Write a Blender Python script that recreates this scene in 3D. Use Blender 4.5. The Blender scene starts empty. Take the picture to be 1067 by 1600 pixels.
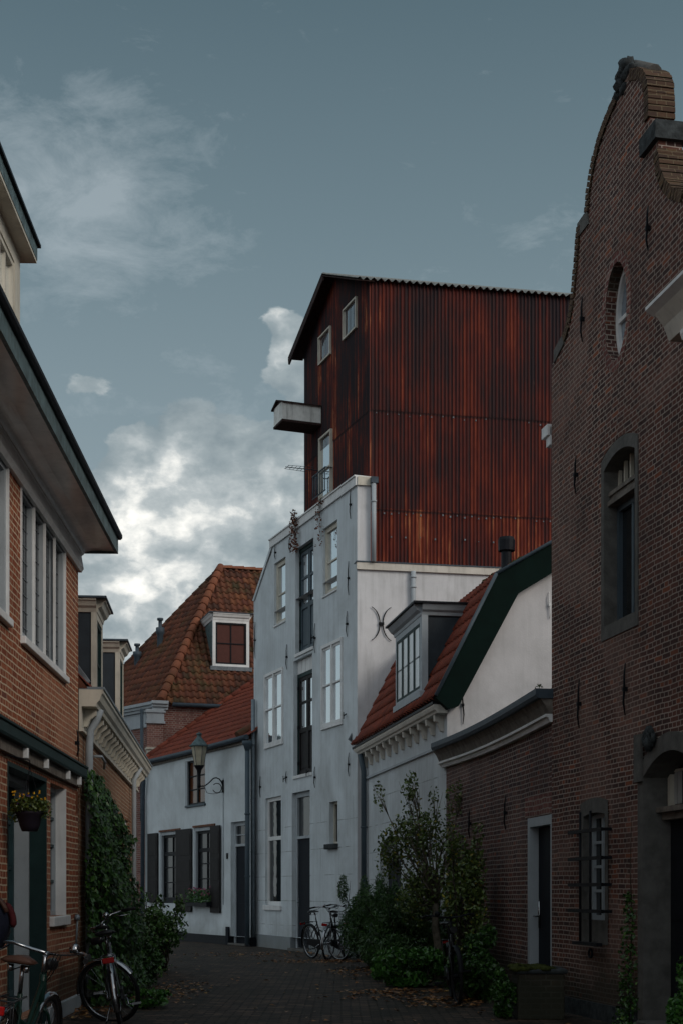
import bpy, bmesh, math, random
from mathutils import Vector, Matrix
from mathutils.geometry import delaunay_2d_cdt

random.seed(7)
rnd = random.random
R = math.radians
scene = bpy.context.scene
col = scene.collection

# ---------------------------------------------------------------- camera
F = 2222.0          # focal length in picture pixels (photo 1067 x 1600)
CX, HY, EYE = 533.5, 1395.0, 1.3
cam_data = bpy.data.cameras.new("camera")
cam = bpy.data.objects.new("camera", cam_data)
col.objects.link(cam)
cam.location = (0, 0, EYE)
cam.rotation_euler = (R(90), 0, 0)
cam_data.sensor_fit = 'VERTICAL'
cam_data.sensor_height = 36.0
cam_data.sensor_width = 24.0
cam_data.lens = 50.0
cam_data.shift_y = (HY - 800.0) / 1600.0
cam_data.clip_end = 3000
scene.camera = cam

# ---------------------------------------------------------------- light
SUN_EL, SUN_AZ = 27.0, 130.0     # azimuth clockwise from +Y
scene.view_settings.view_transform = 'Standard'
scene.view_settings.look = 'None'
scene.view_settings.gamma = 1.0
scene.view_settings.exposure = 0.25
scene.cycles.max_bounces = 6
scene.cycles.diffuse_bounces = 3
scene.cycles.glossy_bounces = 3
scene.cycles.use_adaptive_sampling = True
scene.cycles.adaptive_threshold = 0.02
scene.cycles.use_denoising = True
world = bpy.data.worlds.new("World")
scene.world = world
world.use_nodes = True


def NT(tree):
    """tiny node builder: n('ShaderNodeX', {input: value or socket}, attr=...)"""
    def n(kind, ins=None, **attrs):
        nd = tree.nodes.new(kind)
        for k, v in attrs.items():
            setattr(nd, k, v)
        for k, v in (ins or {}).items():
            s = nd.inputs[k]
            if isinstance(v, bpy.types.NodeSocket):
                tree.links.new(v, s)
            else:
                s.default_value = v
        return nd
    return n


def ramp(n, fac, stops, interp='LINEAR'):
    r = n('ShaderNodeValToRGB', {'Fac': fac})
    e = r.color_ramp.elements
    r.color_ramp.interpolation = interp
    while len(e) < len(stops):
        e.new(0.5)
    for el, (p, c) in zip(e, stops):
        el.position = p
        el.color = (c, c, c, 1) if isinstance(c, (int, float)) else (*c, 1)
    return r.outputs['Color']


def mth(n, op, a, b=None, clamp=False):
    ins = {0: a}
    if b is not None:
        ins[1] = b
    return n('ShaderNodeMath', ins, operation=op, use_clamp=clamp).outputs[0]


def mixc(n, fac, a, b, blend='MIX'):
    m = n('ShaderNodeMix', {}, data_type='RGBA', blend_type=blend)
    for i, v in ((0, fac), (6, a), (7, b)):
        s = m.inputs[i]
        if isinstance(v, bpy.types.NodeSocket):
            m.id_data.links.new(v, s)
        else:
            s.default_value = v if (i == 0 or len(v) == 4) else (*v, 1)
    return m.outputs[2]


def build_world():
    t = world.node_tree
    t.nodes.clear()
    n = NT(t)
    sky = n('ShaderNodeTexSky', sky_type='NISHITA', sun_disc=False)
    sky.sun_elevation = R(SUN_EL)
    sky.sun_rotation = R(SUN_AZ)
    sky.air_density = 1.2
    sky.dust_density = 2.0
    d = n('ShaderNodeTexCoord').outputs['Generated']
    nrm = n('ShaderNodeVectorMath', {0: d}, operation='NORMALIZE').outputs[0]
    sep = n('ShaderNodeSeparateXYZ', {0: nrm})
    # stretched noise, so that the clouds lie flat
    mp = n('ShaderNodeMapping', {'Vector': nrm, 'Scale': (1, 1, 1.55), 'Location': (0.31, 0.1, 0.77)}).outputs[0]

    def field(vec):
        f1 = n('ShaderNodeTexNoise', {'Vector': vec, 'Scale': 8.0, 'Detail': 3.0, 'Roughness': 0.5, 'Distortion': 0.1}).outputs[0]
        f2 = n('ShaderNodeTexNoise', {'Vector': vec, 'Scale': 25.0, 'Detail': 10.0, 'Roughness': 0.56, 'Distortion': 0.1}).outputs[0]
        f2 = mth(n, 'SUBTRACT', 1.0, mth(n, 'ABSOLUTE', mth(n, 'SUBTRACT', mth(n, 'MULTIPLY', f2, 2.0), 1.0)))
        return mth(n, 'ADD', mth(n, 'MULTIPLY', f1, .80), mth(n, 'MULTIPLY', mth(n, 'SUBTRACT', f2, .38), .26))
    big = field(mp)

    def blob(px, py, rx, rz):
        v = Vector(((px - CX) / F, 1, (HY - py) / F)).normalized()
        m = n('ShaderNodeVectorMath', {0: nrm, 1: v}, operation='SUBTRACT').outputs[0]
        m = n('ShaderNodeVectorMath', {0: m, 1: (1 / rx, 1 / rx, 1 / rz)}, operation='MULTIPLY').outputs[0]
        ln = n('ShaderNodeVectorMath', {0: m}, operation='LENGTH').outputs['Value']
        return mth(n, 'SUBTRACT', 1.0, ln, clamp=True)
    dens = None
    for px, py, rx, rz, w in [(200, 870, .10, .085, .55), (330, 770, .11, .06, .50), (440, 790, .09, .065, .52),
                              (462, 592, .032, .030, .30), (455, 512, .030, .018, .30), (132, 605, .026, .016, .24),
                              (205, 690, .03, .035, .18), (40, 500, .03, .03, .22), (305, 665, .03, .022, .18),
                              (310, 900, .11, .05, .5), (170, 930, .08, .05, .5)]:
        b = mth(n, 'MULTIPLY', blob(px, py, rx, rz), w)
        dens = b if dens is None else mth(n, 'ADD', dens, b)
    cloud = ramp(n, mth(n, 'ADD', big, dens), [(0.665, 0.0), (0.705, 0.80), (0.82, 1.0)], 'EASE')
    cloud = mth(n, 'MULTIPLY', cloud, ramp(n, dens, [(.015, 0.0), (.10, 1.0)]))
    # wisps
    mp2 = n('ShaderNodeMapping', {'Vector': nrm, 'Scale': (1.0, 1, 2.2), 'Rotation': (0, R(28), 0)}).outputs[0]
    w1 = n('ShaderNodeTexNoise', {'Vector': mp2, 'Scale': 15.0, 'Detail': 13.0, 'Roughness': 0.68, 'Distortion': 0.35}).outputs[0]
    wb = mth(n, 'ADD', mth(n, 'MULTIPLY', blob(130, 310, .12, .085), 0.9), mth(n, 'MULTIPLY', blob(830, 350, .05, .05), 0.08))
    wb = mth(n, 'ADD', wb, mth(n, 'MULTIPLY', blob(420, 660, .16, .06), 0.4))
    wisp = ramp(n, mth(n, 'ADD', w1, mth(n, 'MULTIPLY', wb, 0.5)), [(0.60, 0.0), (0.95, 0.48)])
    # relief of the clouds: compare the density with that a little towards the light
    mp3 = n('ShaderNodeVectorMath', {0: mp, 1: (-.012, 0, .020)}, operation='ADD').outputs[0]
    big2 = field(mp3)
    rel = mth(n, 'MULTIPLY', mth(n, 'SUBTRACT', big, big2), 2.5)
    lit = mth(n, 'ADD', mth(n, 'ADD', rel, .40), mth(n, 'MULTIPLY', blob(225, 870, .065, .075), 0.46))
    lit = mth(n, 'ADD', lit, mth(n, 'MULTIPLY', blob(330, 770, .07, .04), 0.16))
    ccol = ramp(n, lit, [(0.15, (.20, .25, .275)), (0.45, (.285, .335, .355)), (0.68, (.43, .47, .48)), (.98, (.90, .89, .84))])
    # clear sky: the Nishita sky, pulled to the grey teal of thin high cloud
    skyc = n('ShaderNodeVectorMath', {0: sky.outputs[0], 'Scale': 0.075}, operation='SCALE').outputs[0]
    hz = ramp(n, sep.outputs['Z'], [(0.0, (.35, .39, .41)), (0.18, (.26, .32, .345)), (0.32, (.19, .25, .275)), (0.42, (.133, .190, .214)), (0.54, (.078, .124, .145))])
    clear = mixc(n, 0.88, skyc, hz)
    c1 = mixc(n, wisp, clear, (.40, .455, .49))
    c2 = mixc(n, cloud, c1, ccol)
    # the part of the sky behind the camera is brighter, thinly veiled cloud
    back = ramp(n, sep.outputs['Y'], [(0.0, 1.0), (0.45, 0.0)])
    c3 = mixc(n, mth(n, 'MULTIPLY', back, 0.6), c2, (.62, .66, .69))
    bg = n('ShaderNodeBackground', {'Color': c3, 'Strength': 1.0})
    out = n('ShaderNodeOutputWorld', {'Surface': bg.outputs[0]})


build_world()
sd = bpy.data.lights.new("sun", 'SUN')
sd.energy = 1.05
sd.angle = R(25)
sd.color = (1.0, 0.90, 0.80)
sun = bpy.data.objects.new("sun", sd)
col.objects.link(sun)
_a, _e = R(SUN_AZ), R(SUN_EL)
sun_dir = Vector((math.sin(_a) * math.cos(_e), math.cos(_a) * math.cos(_e), math.sin(_e)))
sun.rotation_euler = (-sun_dir).to_track_quat('-Z', 'Y').to_euler()
sun.location = (10, -10, 30)

# ---------------------------------------------------------------- materials
M = {}


def mat(name, fn):
    m = bpy.data.materials.new(name)
    m.use_nodes = True
    t = m.node_tree
    t.nodes.clear()
    n = NT(t)
    b = n('ShaderNodeBsdfPrincipled')
    n('ShaderNodeOutputMaterial', {'Surface': b.outputs[0]})
    fn(n, b, t)
    M[name] = m
    return m


def setb(t, b, **kw):
    names = dict(color='Base Color', rough='Roughness', metal='Metallic', normal='Normal', spec='Specular IOR Level', ior='IOR')
    for k, v in kw.items():
        s = b.inputs[names[k]]
        if isinstance(v, bpy.types.NodeSocket):
            t.links.new(v, s)
        elif k == 'color':
            s.default_value = (*v, 1)
        else:
            s.default_value = v


def plain(name, color, rough=.6, var=.15, scale=6, bump=.15, bscale=60, metal=0.0, dirt=0.0, spec=.18):
    def fn(n, b, t):
        pos = n('ShaderNodeNewGeometry').outputs['Position']
        a = n('ShaderNodeTexNoise', {'Vector': pos, 'Scale': scale, 'Detail': 6.0, 'Roughness': .6}).outputs[0]
        dark = tuple(c * (1 - var * 1.6) for c in color)
        lite = tuple(min(1, c * (1 + var)) for c in color)
        c = ramp(n, a, [(.3, dark), (.7, lite)])
        if dirt:
            mp = n('ShaderNodeMapping', {'Vector': pos, 'Scale': (5, 5, .7)}).outputs[0]
            s = n('ShaderNodeTexNoise', {'Vector': mp, 'Scale': 2.0, 'Detail': 7.0, 'Roughness': .7}).outputs[0]
            c = mixc(n, ramp(n, s, [(.5, 0.0), (.75, dirt)]), c, (.07, .065, .055))
        bn = n('ShaderNodeTexNoise', {'Vector': pos, 'Scale': bscale, 'Detail': 4.0}).outputs[0]
        bp = n('ShaderNodeBump', {'Height': bn, 'Strength': bump, 'Distance': .01}).outputs[0]
        setb(t, b, color=c, rough=rough, normal=bp, metal=metal, spec=spec)
    return mat(name, fn)


def brick(name, c1, c2, odd, mortar, bw=.21, rh=.06, ms=.009, msmooth=.2, oddp=.12, stain=.35, wob=.004):
    def fn(n, b, t):
        uv = n('ShaderNodeTexCoord').outputs['UV']
        wn = n('ShaderNodeTexNoise', {'Vector': uv, 'Scale': 3.0, 'Detail': 2.0}).outputs['Color']
        off = n('ShaderNodeVectorMath', {0: wn, 'Scale': wob * 6}, operation='SCALE').outputs[0]
        v = n('ShaderNodeVectorMath', {0: uv, 1: off}, operation='ADD').outputs[0]
        kw = {'Vector': v, 'Scale': 1.0, 'Mortar Size': ms, 'Mortar Smooth': msmooth, 'Brick Width': bw, 'Row Height': rh}
        br = n('ShaderNodeTexBrick', {**kw, 'Color1': (0, 0, 0, 1), 'Color2': (1, 1, 1, 1), 'Mortar': (.5, .5, .5, 1)}, offset=.5, squash=.5, squash_frequency=2)
        rv = br.outputs['Color']
        base = ramp(n, rv, [(0.0, c1), (.45, tuple((a + b_) / 2 for a, b_ in zip(c1, c2))), (.8, c2), (1 - oddp * .5, c2), (1.0, odd)])
        fn_ = n('ShaderNodeTexNoise', {'Vector': uv, 'Scale': 26.0, 'Detail': 4.0, 'Roughness': .7}).outputs[0]
        base = mixc(n, ramp(n, fn_, [(.3, .0), (.75, .5)]), base, tuple(c * .45 for c in c1))
        lg = n('ShaderNodeTexNoise', {'Vector': uv, 'Scale': .9, 'Detail': 5.0, 'Roughness': .65}).outputs[0]
        mo = mixc(n, ramp(n, lg, [(.35, 0.0), (.7, .6)]), mortar, tuple(c * .45 for c in mortar))
        c = mixc(n, br.outputs['Fac'], base, mo)
        c = mixc(n, ramp(n, lg, [(.42, 0.0), (.72, stain)]), c, tuple(x * .35 for x in c1))
        # paler repaired areas, soot, and a damp mossy foot
        lp = n('ShaderNodeTexNoise', {'Vector': uv, 'Scale': .42, 'Detail': 3.0, 'Roughness': .5, 'Distortion': .8}).outputs[0]
        c = mixc(n, ramp(n, lp, [(.54, 0.0), (.62, .32)]), c, tuple((a + 2 * b_) / 3 * 1.25 for a, b_ in zip(mortar, c2)))
        vy = n('ShaderNodeSeparateXYZ', {0: uv}).outputs[1]
        ft = mth(n, 'SUBTRACT', mth(n, 'ADD', vy, .0), mth(n, 'MULTIPLY', lg, 1.3))
        c = mixc(n, ramp(n, mth(n, 'ADD', ft, .5), [(.15, .75), (.55, 0.0)]), c, (.022, .026, .016))
        h = mth(n, 'SUBTRACT', mth(n, 'MULTIPLY', fn_, .35), br.outputs['Fac'])
        bp = n('ShaderNodeBump', {'Height': h, 'Strength': .8, 'Distance': .008}).outputs[0]
        setb(t, b, color=c, rough=.85, normal=bp, spec=.25)
    return mat(name, fn)


def plaster(name, color, grooves=False, dirt=.35, gw=(1.9, .56)):
    def fn(n, b, t):
        uv = n('ShaderNodeTexCoord').outputs['UV']
        a = n('ShaderNodeTexNoise', {'Vector': uv, 'Scale': 1.1, 'Detail': 8.0, 'Roughness': .62}).outputs[0]
        mp = n('ShaderNodeMapping', {'Vector': uv, 'Scale': (4.5, .35, 1)}).outputs[0]
        s = n('ShaderNodeTexNoise', {'Vector': mp, 'Scale': 1.6, 'Detail': 8.0, 'Roughness': .68}).outputs[0]
        c = ramp(n, a, [(.3, tuple(x * .80 for x in color)), (.65, color)])
        c = mixc(n, ramp(n, s, [(.47, 0.0), (.80, dirt)]), c, (.16, .17, .16))
        bl = n('ShaderNodeTexNoise', {'Vector': uv, 'Scale': .45, 'Detail': 9.0, 'Roughness': .72, 'Distortion': .6}).outputs[0]
        c = mixc(n, ramp(n, bl, [(.48, 0.0), (.72, .38)]), c, (.22, .225, .21))
        pos = n('ShaderNodeSeparateXYZ', {0: uv}).outputs[1]
        h = a
        # splash dirt just above the ground
        low = mth(n, 'ADD', pos, mth(n, 'MULTIPLY', a, .8))
        c = mixc(n, ramp(n, low, [(.35, .55), (1.0, 0.0)]), c, (.16, .16, .14))
        hh = n('ShaderNodeTexNoise', {'Vector': uv, 'Scale': 35.0, 'Detail': 5.0}).outputs[0]
        height = mth(n, 'ADD', mth(n, 'MULTIPLY', hh, .5), mth(n, 'MULTIPLY', a, 1.2))
        if grooves:
            br = n('ShaderNodeTexBrick', {'Vector': uv, 'Scale': 1.0, 'Mortar Size': .010, 'Mortar Smooth': .3, 'Brick Width': gw[0], 'Row Height': gw[1]}, offset=.5, squash=1.0)
            low2 = ramp(n, mth(n, 'SUBTRACT', pos, 3.25 if grooves == 1 else 3.45), [(.0, 1.0), (.01, 0.0)], 'LINEAR')
            g = mth(n, 'MULTIPLY', br.outputs['Fac'], low2)
            gn = ramp(n, n('ShaderNodeTexNoise', {'Vector': uv, 'Scale': 2.2, 'Detail': 3.0}).outputs[0], [(.42, .05), (.58, 1.0)])
            g2 = mth(n, 'MULTIPLY', g, gn)
            c = mixc(n, mth(n, 'MULTIPLY', g2, .55), c, (.09, .10, .10))
            height = mth(n, 'SUBTRACT', height, mth(n, 'MULTIPLY', g2, 3.0))
        bp = n('ShaderNodeBump', {'Height': height, 'Strength': .45, 'Distance': .01}).outputs[0]
        setb(t, b, color=c, rough=.85, normal=bp, spec=.25)
    return mat(name, fn)


def tilemat(name, cols, moss=.3, rough=.75):
    def fn(n, b, t):
        uv = n('ShaderNodeTexCoord').outputs['UV']
        fl = n('ShaderNodeVectorMath', {0: uv}, operation='FLOOR').outputs[0]
        wn = n('ShaderNodeTexWhiteNoise', {'Vector': fl}, noise_dimensions='2D').outputs[0]
        c = ramp(n, wn, [(i / (len(cols) - 1), k) for i, k in enumerate(cols)])
        pos = n('ShaderNodeNewGeometry').outputs['Position']
        g = n('ShaderNodeTexNoise', {'Vector': pos, 'Scale': 1.3, 'Detail': 8.0, 'Roughness': .7}).outputs[0]
        f = n('ShaderNodeTexNoise', {'Vector': pos, 'Scale': 24.0, 'Detail': 4.0, 'Roughness': .7}).outputs[0]
        c = mixc(n, ramp(n, f, [(.35, 0.0), (.7, .55)]), c, (.035, .025, .02))
        c = mixc(n, ramp(n, g, [(.50, 0.0), (.68, moss)]), c, (.045, .05, .018))
        bp = n('ShaderNodeBump', {'Height': f, 'Strength': .4, 'Distance': .01}).outputs[0]
        setb(t, b, color=c, rough=rough, normal=bp, spec=.3)
    return mat(name, fn)


def rust(name, bright=1.0):
    def fn(n, b, t):
        uv = n('ShaderNodeTexCoord').outputs['UV']
        # one tone per corrugation, streaks running down, broad patches
        sx = n('ShaderNodeSeparateXYZ', {0: uv})
        cell = mth(n, 'FLOOR', mth(n, 'DIVIDE', sx.outputs[0], .076))
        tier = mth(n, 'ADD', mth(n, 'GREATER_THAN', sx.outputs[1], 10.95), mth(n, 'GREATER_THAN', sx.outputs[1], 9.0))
        cv = n('ShaderNodeCombineXYZ', {0: cell, 1: tier}).outputs[0]
        wn = n('ShaderNodeTexWhiteNoise', {'Vector': cv}, noise_dimensions='2D').outputs[0]
        sheet = n('ShaderNodeTexWhiteNoise', {'Vector': n('ShaderNodeCombineXYZ', {0: mth(n, 'FLOOR', mth(n, 'DIVIDE', sx.outputs[0], .83)), 1: tier}).outputs[0]}, noise_dimensions='2D').outputs[0]
        m1 = n('ShaderNodeMapping', {'Vector': uv, 'Scale': (7, .30, 1)}).outputs[0]
        st = n('ShaderNodeTexNoise', {'Vector': m1, 'Scale': 2.4, 'Detail': 9.0, 'Roughness': .68, 'Distortion': .2}).outputs[0]
        m2 = n('ShaderNodeMapping', {'Vector': uv, 'Scale': (1, .45, 1)}).outputs[0]
        pt = n('ShaderNodeTexNoise', {'Vector': m2, 'Scale': 1.1, 'Detail': 8.0, 'Roughness': .6}).outputs[0]
        v = mth(n, 'ADD', mth(n, 'MULTIPLY', st, .62), mth(n, 'MULTIPLY', pt, .80))
        v = mth(n, 'ADD', v, mth(n, 'MULTIPLY', mth(n, 'SUBTRACT', wn, .5), .17))
        v = mth(n, 'ADD', v, mth(n, 'MULTIPLY', mth(n, 'SUBTRACT', sheet, .5), .09))
        v = mth(n, 'ADD', v, mth(n, 'MULTIPLY', mth(n, 'SUBTRACT', 1.3, tier), .055))  # higher tiers of sheets are darker
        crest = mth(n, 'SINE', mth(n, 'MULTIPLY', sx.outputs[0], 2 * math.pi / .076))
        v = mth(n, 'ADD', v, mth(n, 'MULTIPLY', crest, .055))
        hf = n('ShaderNodeTexNoise', {'Vector': n('ShaderNodeMapping', {'Vector': uv, 'Scale': (30, 1.2, 1)}).outputs[0], 'Scale': 1.6, 'Detail': 6.0, 'Roughness': .7}).outputs[0]
        v = mth(n, 'ADD', v, mth(n, 'MULTIPLY', mth(n, 'SUBTRACT', hf, .5), .20))
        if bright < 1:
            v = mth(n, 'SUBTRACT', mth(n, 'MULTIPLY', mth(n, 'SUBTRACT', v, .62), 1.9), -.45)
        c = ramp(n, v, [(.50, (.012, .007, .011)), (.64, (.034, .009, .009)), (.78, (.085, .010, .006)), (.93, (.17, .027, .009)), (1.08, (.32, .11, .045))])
        # darker, wetter rust where the sheets overlap, one seam across and one down
        for zz in (8.97, 10.95):
            dd = mth(n, 'SUBTRACT', mth(n, 'ADD', sx.outputs[1], mth(n, 'MULTIPLY', pt, .05)), zz + .01)
            m_ = ramp(n, mth(n, 'ABSOLUTE', dd), [(.008, .75), (.035, 0.0)])
            c = mixc(n, m_, c, (.012, .008, .010))
        fr = mth(n, 'ABSOLUTE', mth(n, 'SUBTRACT', mth(n, 'FRACT', mth(n, 'DIVIDE', sx.outputs[0], .836)), .5))
        c = mixc(n, ramp(n, fr, [(.478, 0.0), (.490, .6)]), c, (.015, .009, .010))
        sp = n('ShaderNodeTexNoise', {'Vector': n('ShaderNodeMapping', {'Vector': uv, 'Scale': (2.2, .5, 1)}).outputs[0], 'Scale': 5.0, 'Detail': 9.0, 'Roughness': .8}).outputs[0]
        c = mixc(n, ramp(n, sp, [(.64, 0.0), (.72, .55)]), c, (.24, .17, .13))
        # the streak noise also drives the bump
        bp = n('ShaderNodeBump', {'Height': st, 'Strength': .35, 'Distance': .01}).outputs[0]
        setb(t, b, color=c, rough=.7, normal=bp, spec=.3)
    return mat(name, fn)


def glass(name, color=(.012, .014, .016), ior=1.6, rough=.03, wave=.012, metal=0.0):
    def fn(n, b, t):
        pos = n('ShaderNodeNewGeometry').outputs['Position']
        w = n('ShaderNodeTexNoise', {'Vector': pos, 'Scale': 3.0, 'Detail': 2.0}).outputs[0]
        bp = n('ShaderNodeBump', {'Height': w, 'Strength': .25, 'Distance': wave}).outputs[0]
        setb(t, b, color=color, rough=rough, normal=bp, ior=ior, spec=.5, metal=metal)
    return mat(name, fn)


def leaf(name, c1, c2, c3):
    def fn(n, b, t):
        uv = n('ShaderNodeTexCoord').outputs['UV']
        fl = n('ShaderNodeVectorMath', {0: uv}, operation='FLOOR').outputs[0]
        wn = n('ShaderNodeTexWhiteNoise', {'Vector': fl}, noise_dimensions='2D').outputs[0]
        c = ramp(n, wn, [(0, c1), (.75, c2), (.93, c2), (1, c3)])
        setb(t, b, color=c, rough=.38, spec=.45)
    return mat(name, fn)


brick('brick_orange', (.23, .062, .030), (.36, .105, .046), (.16, .06, .045), (.60, .47, .33), rh=.060, bw=.22, ms=.0075, stain=.18)
brick('brick_tan', (.24, .10, .05), (.33, .15, .08), (.17, .07, .05), (.45, .37, .27), rh=.058, bw=.21, ms=.0075, stain=.3)
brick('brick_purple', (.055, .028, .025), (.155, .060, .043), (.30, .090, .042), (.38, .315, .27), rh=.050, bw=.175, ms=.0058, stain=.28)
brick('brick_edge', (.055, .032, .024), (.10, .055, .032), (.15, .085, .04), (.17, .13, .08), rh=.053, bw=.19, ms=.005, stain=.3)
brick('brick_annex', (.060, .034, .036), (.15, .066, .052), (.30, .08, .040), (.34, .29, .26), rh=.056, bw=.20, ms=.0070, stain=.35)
brick('brick_old', (.15, .05, .045), (.26, .11, .09), (.33, .20, .17), (.34, .29, .25), rh=.062, bw=.21, ms=.008, stain=.35, wob=.008)
brick('brick_mossy', (.05, .04, .03), (.08, .06, .045), (.10, .07, .05), (.12, .11, .09), rh=.06, bw=.21, ms=.008, stain=.5)
plaster('plaster_blue', (.64, .70, .735), grooves=1, dirt=.34)
plaster('plaster_side', (.66, .67, .69), dirt=.40)
plaster('plaster_house', (.62, .67, .70), grooves=2, gw=(1.7, .52), dirt=.3)
plaster('plaster_gable', (.62, .61, .62), dirt=.22)
plaster('plaster_cottage', (.64, .70, .73), dirt=.18)
plaster('plaster_plinth', (.26, .30, .33), dirt=.4)
plain('paint_white', (.70, .71, .71), .5, .08, 3, .1, dirt=.22)
plain('paint_cream', (.57, .54, .46), .5, .10, 3, .1, dirt=.35)
plain('paint_sand', (.60, .57, .51), .6, .10, 2, .1, dirt=.3)
plain('soffit_paint', (.86, .82, .79), .25, .14, 1.6, .12, 12, dirt=.2, spec=.6)
plain('paint_grey', (.36, .40, .43), .5, .08, 3, .1, dirt=.15)
plain('paint_bluegrey', (.065, .09, .11), .45, .1, 4, .1, dirt=.1)
plain('paint_green', (.018, .038, .038), .5, .15, 5, .1, spec=.10)
plain('paint_teal', (.030, .060, .068), .5, .18, 5, .1, dirt=.2, spec=.10)
plain('patina', (.10, .15, .16), .45, .35, 9, .3, 25, dirt=.3)
plain('paint_darkgreen', (.002, .010, .008), .8, .15, 4, .1, spec=.1)
plain('paint_black', (.012, .014, .018), .45, .2, 6, .1, spec=.10)
plain('door_navy', (.009, .012, .018), .6, .15, 4, .1, spec=.10)
plain('shutter_brown', (.020, .018, .019), .5, .2, 6, .2, spec=.10)
plain('wood_grey', (.17, .15, .13), .7, .3, 10, .4)
plain('wood_brown', (.14, .055, .03), .6, .3, 10, .3)
plain('slate_cladding', (.035, .045, .055), .5, .15, 4, .2, dirt=.15)
plain('iron', (.010, .011, .014), .5, .2, 20, .3, spec=.10)
plain('zinc', (.22, .26, .29), .42, .15, 8, .15, metal=.35, dirt=.15)
plain('zinc_dark', (.055, .075, .095), .5, .15, 8, .15)
plain('lead', (.16, .18, .20), .55, .25, 8, .3, metal=.2)
plain('stone_grey', (.115, .112, .105), .8, .22, 7, .5, 40, dirt=.25)
plain('stone_dark', (.045, .052, .055), .9, .35, 12, .8, 30)
plain('stone_pale', (.36, .36, .35), .8, .15, 6, .4, dirt=.3)
plain('roof_sheet', (.24, .25, .24), .85, .25, 6, .5, dirt=.3)
plain('verge_wood', (.040, .024, .022), .8, .3, 10, .5)
plain('hoist_paint', (.78, .79, .76), .7, .12, 5, .3, dirt=.6)
plain('blind_red', (.085, .030, .024), .6, .1, 10, .1)
plain('curtain', (.42, .43, .42), .8, .12, 5, .2)
plain('chrome', (.30, .31, .33), .18, .05, 5, .0, metal=1.0)
plain('rubber', (.012, .012, .013), .75, .1, 20, .2)
plain('frame_green', (.007, .024, .019), .3, .1, 10, .05)
plain('frame_black', (.012, .012, .014), .3, .1, 10, .05)
plain('frame_grey', (.10, .11, .12), .3, .1, 10, .05)
plain('leather', (.055, .026, .018), .5, .2, 20, .3)
plain('reflector_red', (.30, .008, .008), .2, .05, 20, .0)
plain('cloth_navy', (.006, .008, .018), .85, .2, 20, .5)
plain('cloth_red', (.05, .006, .008), .8, .2, 20, .4)
plain('bark', (.13, .115, .09), .9, .3, 14, .9, 30)
plain('stem_dark', (.035, .028, .02), .8, .3, 14, .5)
plain('soil', (.03, .024, .018), .95, .3, 10, .8)
plain('flower_yellow', (.70, .38, .02), .6, .1, 20, .0)
plain('flower_pink', (.50, .13, .25), .6, .2, 20, .0)
plain('flower_violet', (.12, .03, .25), .6, .2, 20, .0)
plain('plastic_dark', (.018, .014, .022), .5, .1, 10, .1)
plain('moss', (.045, .055, .012), .95, .4, 30, .9, 60)
plain('lamp_glass', (.40, .36, .27), .35, .12, 8, .05)
tilemat('tiles_old', [(.055, .022, .014), (.11, .038, .020), (.18, .058, .026), (.13, .038, .022), (.21, .075, .03)], .9)
tilemat('tiles_dark', [(.07, .026, .018), (.13, .042, .022), (.17, .055, .028), (.09, .03, .02)], .5)
tilemat('tiles_red', [(.22, .045, .024), (.28, .060, .03), (.18, .038, .022), (.25, .052, .028)], .15)
tilemat('ridge_tiles', [(.17, .055, .028), (.28, .095, .045), (.22, .07, .035)], .4)
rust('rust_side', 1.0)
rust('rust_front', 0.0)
glass('glass_dark')
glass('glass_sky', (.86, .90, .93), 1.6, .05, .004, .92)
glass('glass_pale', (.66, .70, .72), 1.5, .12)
glass('glass_mid', (.30, .35, .40), 1.6, .08, .006, .6)
glass('glass_curtain', (.03, .034, .036), 1.5, .10)
glass('glass_amber', (.10, .035, .015), 1.6, .05)
leaf('leaf_ivy', (0.0125, 0.0375, 0.0088), (0.0375, 0.1, 0.0175), (0.1, 0.2, 0.0375))
leaf('leaf_shrub', (0.0351, 0.0648, 0.0135), (0.0945, 0.1418, 0.0297), (0.351, 0.27, 0.0405))
leaf('leaf_conifer', (0.0168, 0.0504, 0.0112), (0.0448, 0.112, 0.0224), (0.07, 0.168, 0.035))
leaf('leaf_bright', (0.024, 0.078, 0.0144), (0.048, 0.144, 0.0216), (0.096, 0.216, 0.036))
leaf('leaf_fallen', (.16, .055, .015), (.26, .12, .03), (.42, .25, .06))
leaf('leaf_dry', (.10, .03, .015), (.16, .05, .02), (.06, .03, .02))
leaf('leaf_basket', (.03, .05, .01), (.08, .11, .02), (.14, .15, .03))


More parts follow.
